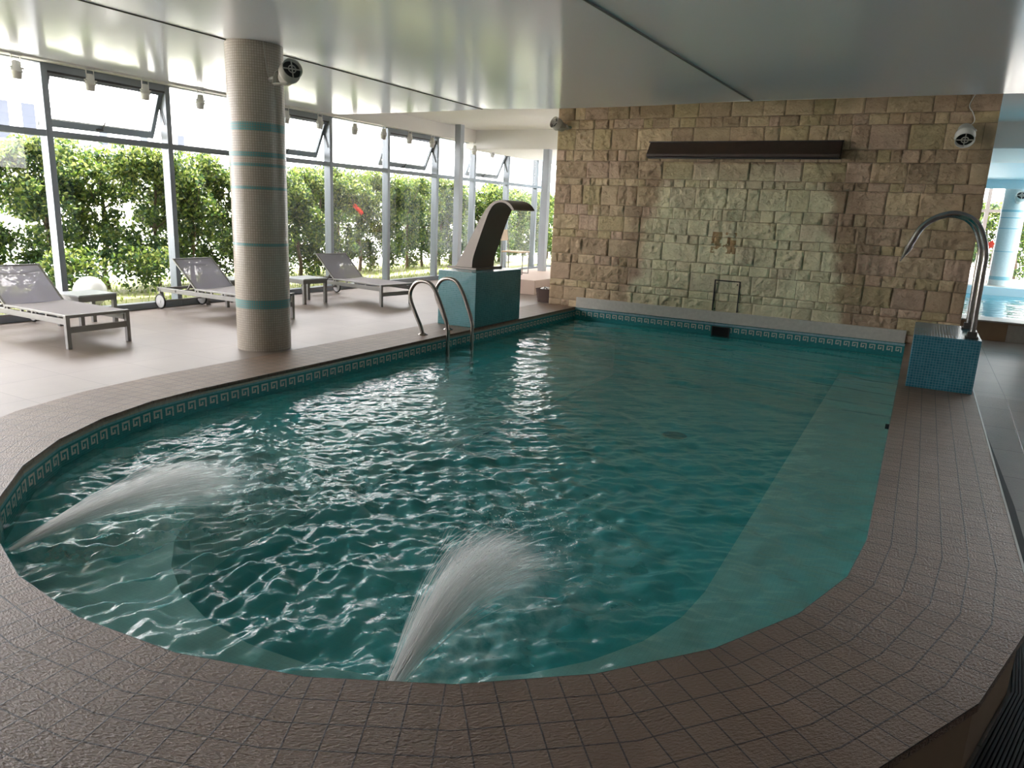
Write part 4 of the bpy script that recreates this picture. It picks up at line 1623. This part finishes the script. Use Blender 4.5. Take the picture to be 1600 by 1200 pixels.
def water_jet(o, rz, length, lift, spread, n, label, seed):
    rnd = random.Random(seed)
    o = Vector(o)
    d, up, side = Vector((0, 1, 0)), Vector((0, 0, 1)), Vector((1, 0, 0))
    t = thing('water_jet', label, 'water jet', o, rz, 'water jets in the pool')
    mbx = MB()
    rings = []
    K = 26
    for k in range(K + 1):
        f = 1.22 * k / K
        c = d * length * f + up * (lift * math.sin(2.75 * f) - 0.04 * f)
        r = 0.016 + spread * f ** 1.15
        rings.append([c + side * r * math.cos(2 * PI * q / 18) + up * 0.75 * r * math.sin(2 * PI * q / 18) for q in range(18)])
    mbx.idx([q for rg in rings for q in rg], [(i * 18 + q, i * 18 + (q + 1) % 18, (i + 1) * 18 + (q + 1) % 18, (i + 1) * 18 + q) for i in range(K) for q in range(18)], True)
    mbx.idx(rings[0], [tuple(range(18))], False)
    mbx.idx(rings[-1], [tuple(range(18))], False)
    mbx.build('stream', plume_mat('aerated_water', length, lift, spread), t, merge=True)
    sp = MB()
    for i in range(n):
        a = max(-1.15, min(1.15, rnd.gauss(0, 0.5)))
        b = max(-0.6, min(1.2, rnd.gauss(0.25, 0.4)))
        s0 = rnd.uniform(0.0, 0.75)
        s1 = min(1.25, s0 + rnd.uniform(0.08, 0.35))
        pts, rad = [], []
        rr = rnd.uniform(0.0004, 0.0013)
        ph = rnd.uniform(0, 6)
        for k in range(7):
            f = s0 + (s1 - s0) * k / 6
            r = 0.016 + spread * f ** 1.15
            q = d * length * f + side * a * r + up * (lift * math.sin(2.75 * f) - 0.04 * f + 0.75 * r * b)
            q += Vector((math.sin(ph + 9 * f), 0, math.sin(ph * 2 + 7 * f))) * 0.010 * f
            q.z = max(q.z, ZW - o.z + 0.005)
            pts.append(q)
            rad.append(rr * (0.35 + math.sin(PI * (k + .5) / 7)))
        sp.tube(pts, rr, 4, False, rad)
    for i in range(n // 2):
        f = rnd.uniform(0.5, 1.35)
        r = 0.016 + spread * f ** 1.15
        q = d * length * f + side * rnd.gauss(0, 0.6) * r + up * (max(-0.03, lift * math.sin(2.75 * f)) + 0.75 * r * rnd.uniform(-0.3, 1.3) + 0.01)
        q.z = max(q.z, ZW - o.z + 0.01)
        sp.sphere(q, rnd.uniform(0.001, 0.0028), 6)
    s = sp.build('spray', M['spray'], t, recalc=False)
    s['kind'] = 'stuff'
    return t


water_jet((-1.365, 1.68, -0.13), 0.10, 1.08, 0.17, 0.235, 1500, 'white foaming water jet spraying up from the near wall of the pool', 5)
water_jet((-3.50, 1.60, -0.13), -0.10, 1.12, 0.10, 0.22, 1300, 'white foaming water jet coming from the left end wall of the pool', 9)

# ------------------------------------------------------------------ second pool hall on the right
mb = MB()
mb.box(0.45, 8, 12.32, 12.86, 0.0, 0.262)
struct(mb.build('trim_14', M['tan_riser'], bevel=0.004), 'tan raised edge of the second pool')
mb = MB()
mb.box(1.19, 8, 12.30, 12.319, 0.0, 0.245)
struct(mb.build('trim_15', M['curb']), 'paler riser panel of the second pool')
mb = MB()
mb.box(0.40, 8, 12.29, 12.88, 0.262, 0.285)
struct(mb.build('trim_16', M['curb'], bevel=0.004), 'pale coping of the second pool')
mb = MB()
mb.box(0.2, 8, 19.9, 20.05, -1.0, 0.30)
struct(mb.build('trim_17', M['pale_blue']), 'blue tiled far side of the second pool')
mb = MB()
mb.box(0.2, 8, 20.05, 23.2, 0.18, 0.31)
struct(mb.build('floor_far', M['curb']), 'pale terrace behind the second pool')
mb = MB()
mb.box(-1, 8, 12.88, 19.9, -1.0, -0.9)
struct(mb.build('second_pool_basin', M['pale_blue']), 'pale blue basin of the second pool')


def pool2():
    xs = np.arange(0.3, 8.01, 0.06)
    ys = np.arange(12.86, 19.92, 0.05)
    X, Y = np.meshgrid(xs, ys)
    Z = 0.11 + wave_field(X, Y, 8, 0.0022) + 0.004 * np.sin(2 * PI * Y / 0.45 + 0.8 * np.sin(1.2 * X))
    mbx = MB()
    ny, nx = X.shape
    vs_ = np.stack([X, Y, Z], -1).reshape(-1, 3).tolist()
    mbx.idx(vs_, [(j * nx + i, j * nx + i + 1, (j + 1) * nx + i + 1, (j + 1) * nx + i) for j in range(ny - 1) for i in range(nx - 1)], True)
    o = mbx.build('second_pool_water', M['water2'], recalc=False)
    tag(o, 'bright blue water of the second pool behind the right end of the stone wall', 'water', kind='stuff')


pool2()
mosaic_column('mosaic_column', 1.64, 20.55, 0.235, 0.305, 2.50, M['column2'], 'pale blue mosaic column beyond the second pool')
mosaic_column('mosaic_column', 1.72, 12.70, 0.28, 0.28, 3.2, M['column2'], 'pale column on the edge of the second pool at the right border')
spotlight((1.70, 20.17, 2.28), (0.05, -0.75, 0.45), (1.66, 20.32, 2.22), 'white spotlight on the pale blue column beyond the second pool', M['lamp_white'], 1.25)
t = thing('folded_parasol', 'small red upright folded parasol beyond the second pool by the stone wall', 'parasol', (0.93, 20.6, 0.31))
mb = MB()
mb.cyl((0, 0, 0), (0, 0, 0.62), 0.014, 10)
mb.build('pole', M['pink_frame'], t)
mb = MB()
mb.lathe([(0.0, 0.52), (0.03, 0.49), (0.05, 0.40), (0.06, 0.20), (0.075, 0.05), (0.08, 0.0), (0.0, 0.0)], (0, 0, 0), (0, 0, 1), 12)
mb.build('canopy', M['red'], t)
t = thing('red_banner', 'small red sign hanging left of the pale blue column', 'sign', (1.36, 21.0, 1.16))
mb = MB()
mb.obox((0, 0, 0.06), (0.075, 0.006, 0.075), Matrix.Rotation(-0.5, 3, 'Y'))
mb.build('panel', M['red'], t)
mb = MB()
mb.cyl((0.06, 0, 0.06), (0.06, 0, -0.85), 0.01, 8)
mb.build('pole', M['pink_frame'], t)

for k, (x0, x1) in enumerate(((-0.2, 1.28), (1.28, 2.9), (2.9, 4.6), (4.6, 6.3), (6.3, 8.0))):
    w = thing('window_%d' % (k + 21), 'tall window behind the second pool', None)
    w['kind'] = 'structure'
    mb = MB()
    mb.box(x0 - 0.045, x0 + 0.045, 23.15, 23.25, 0.2, 2.66)
    mb.build('mullion', M['pink_frame'], w)
    mb = MB()
    mb.box(x0 + 0.045, x1 - 0.045, 23.15, 23.25, 2.02, 2.09)
    mb.build('transom', M['pink_frame'], w)
    mb = MB()
    mb.box(x0 + 0.045, x1 - 0.045, 23.19, 23.20, 0.31, 2.02)
    mb.build('lower_pane', M['glass'], w)
    mb = MB()
    mb.box(x0 + 0.045, x1 - 0.045, 23.19, 23.20, 2.09, 2.66)
    mb.build('upper_pane', M['glass'], w)
for k in range(3):  # unseen side windows added to let daylight into the second hall
    w = thing('window_%d' % (k + 31), 'unseen window added for daylight on the right of the second pool', None)
    w['kind'] = 'structure'
    y0 = 18.4 + k * 1.8667
    mb = MB()
    mb.box(8.02, 8.08, y0 - 0.03, y0 + 0.03, 0.3, 2.6)
    mb.build('mullion', M['pink_frame'], w)
    mb = MB()
    mb.box(8.045, 8.055, y0 + 0.03, y0 + 1.8367, 0.3, 2.6)
    mb.build('pane', M['glass'], w)
mb = MB()
mb.box(-9.0, -0.2, 23.1, 23.2, 0, 3.3)
struct(mb.build('wall_far', M['wallpaint']))
mb = MB()
mb.box(-5.3, -5.2, 11.6, 23.2, 0, 3.3)
struct(mb.build('wall_inner', M['white']))

# ------------------------------------------------------------------ outside
mb = MB()
mb.face([(-13.2, -8, -0.06), (WX - 0.12, -8, -0.06), (WX - 0.12, 32, -0.06), (-13.2, 32, -0.06)])
struct(mb.build('ground_lawn', M['lawn']), 'sunlit lawn outside the windows')
mb = MB()
mb.face([(-120, -80, -0.10), (WX - 0.3, -80, -0.10), (WX - 0.3, 140, -0.10), (-120, 140, -0.10)])
mb.face([(WX - 0.3, 24.3, -0.10), (60, 24.3, -0.10), (60, 140, -0.10), (WX - 0.3, 140, -0.10)])
mb.face([(8.3, -40, -0.10), (60, -40, -0.10), (60, 24.3, -0.10), (8.3, 24.3, -0.10)])
struct(mb.build('ground', M['paving']), 'bright paving outside')
mb = MB()
mb.face([(-3, 23.3, 0.15), (12, 23.3, 0.15), (12, 30, 0.15), (-3, 30, 0.15)])
struct(mb.build('ground_terrace', M['paving']), 'bright terrace outside the second pool')


def leaf_mesh(name, centers, size, seed, lit):
    """many small folded leaves as one mesh"""
    rng = np.random.default_rng(seed)
    n = len(centers)
    d = rng.normal(size=(n, 3)) + np.array([0, 0, 0.25])
    d /= np.linalg.norm(d, axis=1)[:, None]
    a = rng.normal(size=(n, 3))
    s = np.cross(d, a)
    s /= np.linalg.norm(s, axis=1)[:, None]
    nn = np.cross(d, s)
    L = size * rng.uniform(0.7, 1.3, n)[:, None]
    c = centers
    base = c - d * L * 0.5
    tip = c + d * L * 0.5 - nn * L * 0.08
    l = c + s * L * 0.27 + nn * L * 0.09
    r = c - s * L * 0.27 + nn * L * 0.09
    V = np.stack([base, r, tip, l], 1).reshape(-1, 3)
    I = np.arange(n) * 4
    F = np.concatenate([np.stack([I, I + 1, I + 2], -1), np.stack([I, I + 2, I + 3], -1)])
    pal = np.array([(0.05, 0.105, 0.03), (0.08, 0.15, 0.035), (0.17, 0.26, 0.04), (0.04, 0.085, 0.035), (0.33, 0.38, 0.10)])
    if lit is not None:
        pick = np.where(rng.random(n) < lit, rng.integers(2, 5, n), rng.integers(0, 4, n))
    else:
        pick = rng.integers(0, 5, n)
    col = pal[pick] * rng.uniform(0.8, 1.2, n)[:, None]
    me = bpy.data.meshes.new(name)
    me.vertices.add(len(V))
    me.vertices.foreach_set('co', V.ravel())
    me.loops.add(F.size)
    me.loops.foreach_set('vertex_index', F.ravel())
    me.polygons.add(len(F))
    me.polygons.foreach_set('loop_start', np.arange(0, F.size, 3))
    me.polygons.foreach_set('loop_total', np.full(len(F), 3))
    me.update(calc_edges=True)
    ca = me.color_attributes.new('Col', 'FLOAT_COLOR', 'CORNER')
    cc = np.ones((F.size, 4))
    cc[:, :3] = np.repeat(np.concatenate([col, col]), 3, 0)
    ca.data.foreach_set('color', cc.ravel())
    me.materials.append(M['leaf'])
    return me


def crown(seed, n, wy, wx, z0, z1):
    rng = np.random.default_rng(seed)
    k = 54
    cl = np.stack([rng.uniform(-wx, wx, k), rng.uniform(-wy, wy, k), z0 + (z1 - z0) * rng.random(k) ** 0.75], -1)
    rad = rng.uniform(0.13, 0.27, k)
    w_ = 0.6 + 0.4 * (cl[:, 2] - z0) / (z1 - z0)
    pick = rng.choice(k, n, p=w_ / w_.sum())
    u_ = rng.normal(size=(n, 3))
    u_ /= np.linalg.norm(u_, axis=1)[:, None]
    P = cl[pick] + u_ * (rad[pick] * rng.random(n) ** 0.4)[:, None]
    P[:, 2] = np.clip(P[:, 2], z0 - 0.1, z1 + 0.12)
    lit = np.clip((P[:, 2] - z0) / (z1 - z0), 0, 1) ** 1.5  # sunlight painted in: brighter leaf colours likelier towards the crown top
    return P, lit


def trunk(seed, h):
    rnd = random.Random(seed)
    mbx = MB()
    pts = [(0, 0, -0.05)]
    x = y = 0
    for k in range(1, 7):
        x += rnd.uniform(-0.05, 0.05)
        y += rnd.uniform(-0.05, 0.05)
        pts.append((x, y, h * k / 6))
    mbx.tube(smooth_path(pts, 4), 0.04, 9, True, [0.045 - 0.030 * i / 24 for i in range(25)])
    for k in range(4):
        z = h * rnd.uniform(0.3, 0.8)
        a = rnd.uniform(0, 6.28)
        b = pts[min(6, max(0, round(z / h * 6)))]
        mbx.tube([b, (b[0] + 0.18 * math.cos(a), b[1] + 0.18 * math.sin(a), b[2] + 0.15), (b[0] + 0.32 * math.cos(a), b[1] + 0.34 * math.sin(a), b[2] + 0.4)], 0.012, 6, True, [0.016, 0.011, 0.006])
    return mbx


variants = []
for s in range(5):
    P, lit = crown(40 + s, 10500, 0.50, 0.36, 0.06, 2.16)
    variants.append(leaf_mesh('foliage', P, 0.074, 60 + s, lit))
tm = []
for s in range(5):
    o = trunk(80 + s, 1.9).build('trunk', M['bark'])
    tm.append(o.data)
    bpy.data.objects.remove(o)
rnd = random.Random(4)
hedge_y = [5.8 + 0.80 * k for k in range(23)]
places = ['cut by the left picture edge, behind the nearest lounger', 'behind the leftmost mullion, left of the white globe lamp', 'just right of the white globe lamp',
          'left of the second mullion, above the wheel of the second lounger', 'behind the raised backrest of the second lounger', 'just left of the mosaic column',
          'mostly hidden behind the mosaic column', 'just right of the mosaic column, above the side table', 'behind the raised backrest of the third lounger',
          'just left of the red flower', 'carrying the red flower', 'behind the first mullion right of the red flower', 'in the middle of the pane right of the red flower',
          'just left of the grey square post at the windows', 'behind the grey square post at the windows', 'just right of the grey square post at the windows',
          'at the lower back of the steel cascade', 'behind the sloping back of the steel cascade', 'behind the curved top of the steel cascade',
          'behind the wooden chair back', 'under the lip of the steel cascade', 'just left of the post on the platform', 'nearest the stone wall, behind the post on the platform']
for i, y in enumerate(hedge_y):
    lab = 'green hedge tree ' + places[i]
    t = thing('hedge_tree', lab, 'tree', (-11.75 + rnd.uniform(-0.2, 0.2), y + rnd.uniform(-0.15, 0.15), -0.06), rnd.choice((0, PI)) + rnd.uniform(-0.25, 0.25), 'hedge trees outside the windows')
    sc_ = rnd.uniform(0.95, 1.06)
    t.scale = (1, 1, sc_)
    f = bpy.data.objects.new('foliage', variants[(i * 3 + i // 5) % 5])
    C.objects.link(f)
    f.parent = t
    b = bpy.data.objects.new('trunk', tm[(i * 2 + i // 5) % 5])
    C.objects.link(b)
    b.parent = t
# low shrubs in front of the hedge
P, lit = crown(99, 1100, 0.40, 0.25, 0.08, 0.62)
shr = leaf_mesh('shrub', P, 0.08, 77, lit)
for i, (x, y, lab) in enumerate(((-11.0, 6.35, 'low green shrub outside behind the white globe'), (-10.9, 4.9, 'low green shrub outside behind the nearest lounger'),
                                 (-11.1, 7.6, 'low green shrub outside left of the second lounger'), (-11.0, 10.0, 'low green shrub outside right of the column'))):
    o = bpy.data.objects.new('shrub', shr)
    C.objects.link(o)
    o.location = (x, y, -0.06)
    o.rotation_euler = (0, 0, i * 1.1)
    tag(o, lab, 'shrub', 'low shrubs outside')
# trees behind the second pool
for i, (x, y) in enumerate(((0.7, 27.2), (1.6, 27.6), (2.5, 27.1))):
    t = thing('hedge_tree', ['leafy tree outside behind the second pool, next to the stone wall', 'leafy tree outside behind the pale blue column', 'leafy tree outside right of the pale blue column'][i], 'tree', (x, y, 0.15), 1.57, 'trees outside the second pool')
    t.scale = (1.2, 1.2, 1.05)
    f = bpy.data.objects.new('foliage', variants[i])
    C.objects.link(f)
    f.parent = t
    b = bpy.data.objects.new('trunk', tm[i])
    C.objects.link(b)
    b.parent = t

# grass blades near the glass
rng = np.random.default_rng(5)
mb = MB()
n = 5200
gx, gy = rng.uniform(-12.6, -9.35, n), rng.uniform(2.5, 18, n)
for x, y, a, h, c_ in zip(gx, gy, rng.uniform(0, 6.28, n), rng.uniform(0.04, 0.10, n), rng.uniform(0.7, 1.3, n)):
    dx, dy = 0.008 * math.cos(a), 0.008 * math.sin(a)
    mb.face([(x - dx, y - dy, -0.06), (x + dx, y + dy, -0.06), (x + dy * 3, y - dx * 3, -0.06 + h)], col=(0.24 * c_, 0.32 * c_, 0.05 * c_))
o = mb.build('lawn_grass', M['grass'], recalc=False)
tag(o, 'short sunlit grass outside the windows', 'grass', kind='stuff')

t = thing('globe_lamp', 'white globe lamp lying on the lawn behind the nearest side table', 'lamp', (-10.15, 6.06, -0.06))
mb = MB()
mb.sphere((0, 0, 0.21), 0.215, 32)
mb.build('globe', M['globe'], t)
mb = MB()
mb.lathe([(0.0, 0.0), (0.11, 0.0), (0.11, 0.03), (0.09, 0.04), (0.0, 0.04)], (0, 0, -0.0), (0, 0, 1), 20)
mb.build('base', M['lamp_grey'], t)

t = thing('red_flower', 'small bright red flower cluster in the hedge, seen through the window', 'flower', (-11.25, 12.98, 1.40))
mb = MB()
rnd = random.Random(2)
for k in range(260):
    f = rnd.random()
    c_ = Vector((0, -0.13 + 0.26 * f, 0.085 - 0.17 * f))
    a, b = rnd.uniform(0, 6.28), rnd.uniform(0.03, 0.055)
    e = c_ + Vector((math.cos(a) * b, 0.4 * math.sin(a) * b, math.sin(a) * b))
    mb.tube([c_, e], 0.003, 4, False)
mb.build('bristles', M['flower'], t)
mb = MB()
mb.tube([(0, -0.22, 0.2), (0, -0.13, 0.085), (0, 0.13, -0.085)], 0.008, 8)
mb.build('stem', M['bark'], t)

# pale building far beyond the hedge
t = thing('building', 'pale building with tall dark windows far beyond the hedge at the left', 'building', (-40, 20, 0))
mb = MB()
mb.box(-12, 0, -14, 2.3, -0.1, 6.1)
mb.build('wall', M['facade'], t)
mb = MB()
mb.box(-12.3, 0.5, -14.3, 2.6, 6.1, 6.35)
mb.build('roof', M['facade'], t)
for k in range(7):
    m1 = MB()
    yy = 1.6 - k * 1.25
    m1.box(-0.1, 0.03, yy - 0.32, yy + 0.3, 3.2, 5.7)
    wn = m1.build('window', M['facade_glass'], t)
t = thing('building', 'lower white building far beyond the hedge seen through the first open window', 'building', (-48, 30, 0))
mb = MB()
mb.box(-10, 0, -2.5, 9, -0.1, 6.3)
mb.build('wall', M['facade'], t)
for k in range(3):
    m1 = MB()
    yy = 0.5 + k * 2.9
    m1.box(-0.1, 0.03, yy - 0.3, yy + 0.25, 4.6, 5.8)
    m1.build('window', M['facade_glass'], t)

portal((WX - 0.2, 8.7, 1.5), 20.0, 3.0, (1, 0, 0))
portal((8.2, 12.65, 2.66), 2.7, 0.92, (-1, 0, 0))
portal((5.0, 18.65, 3.66), 4.4, 3.1, (0, 0, -1))
portal((8.2, 21.2, 1.45), 5.6, 2.4, (-1, 0, 0))
portal((3.9, 23.4, 1.45), 8.2, 2.6, (0, -1, 0))
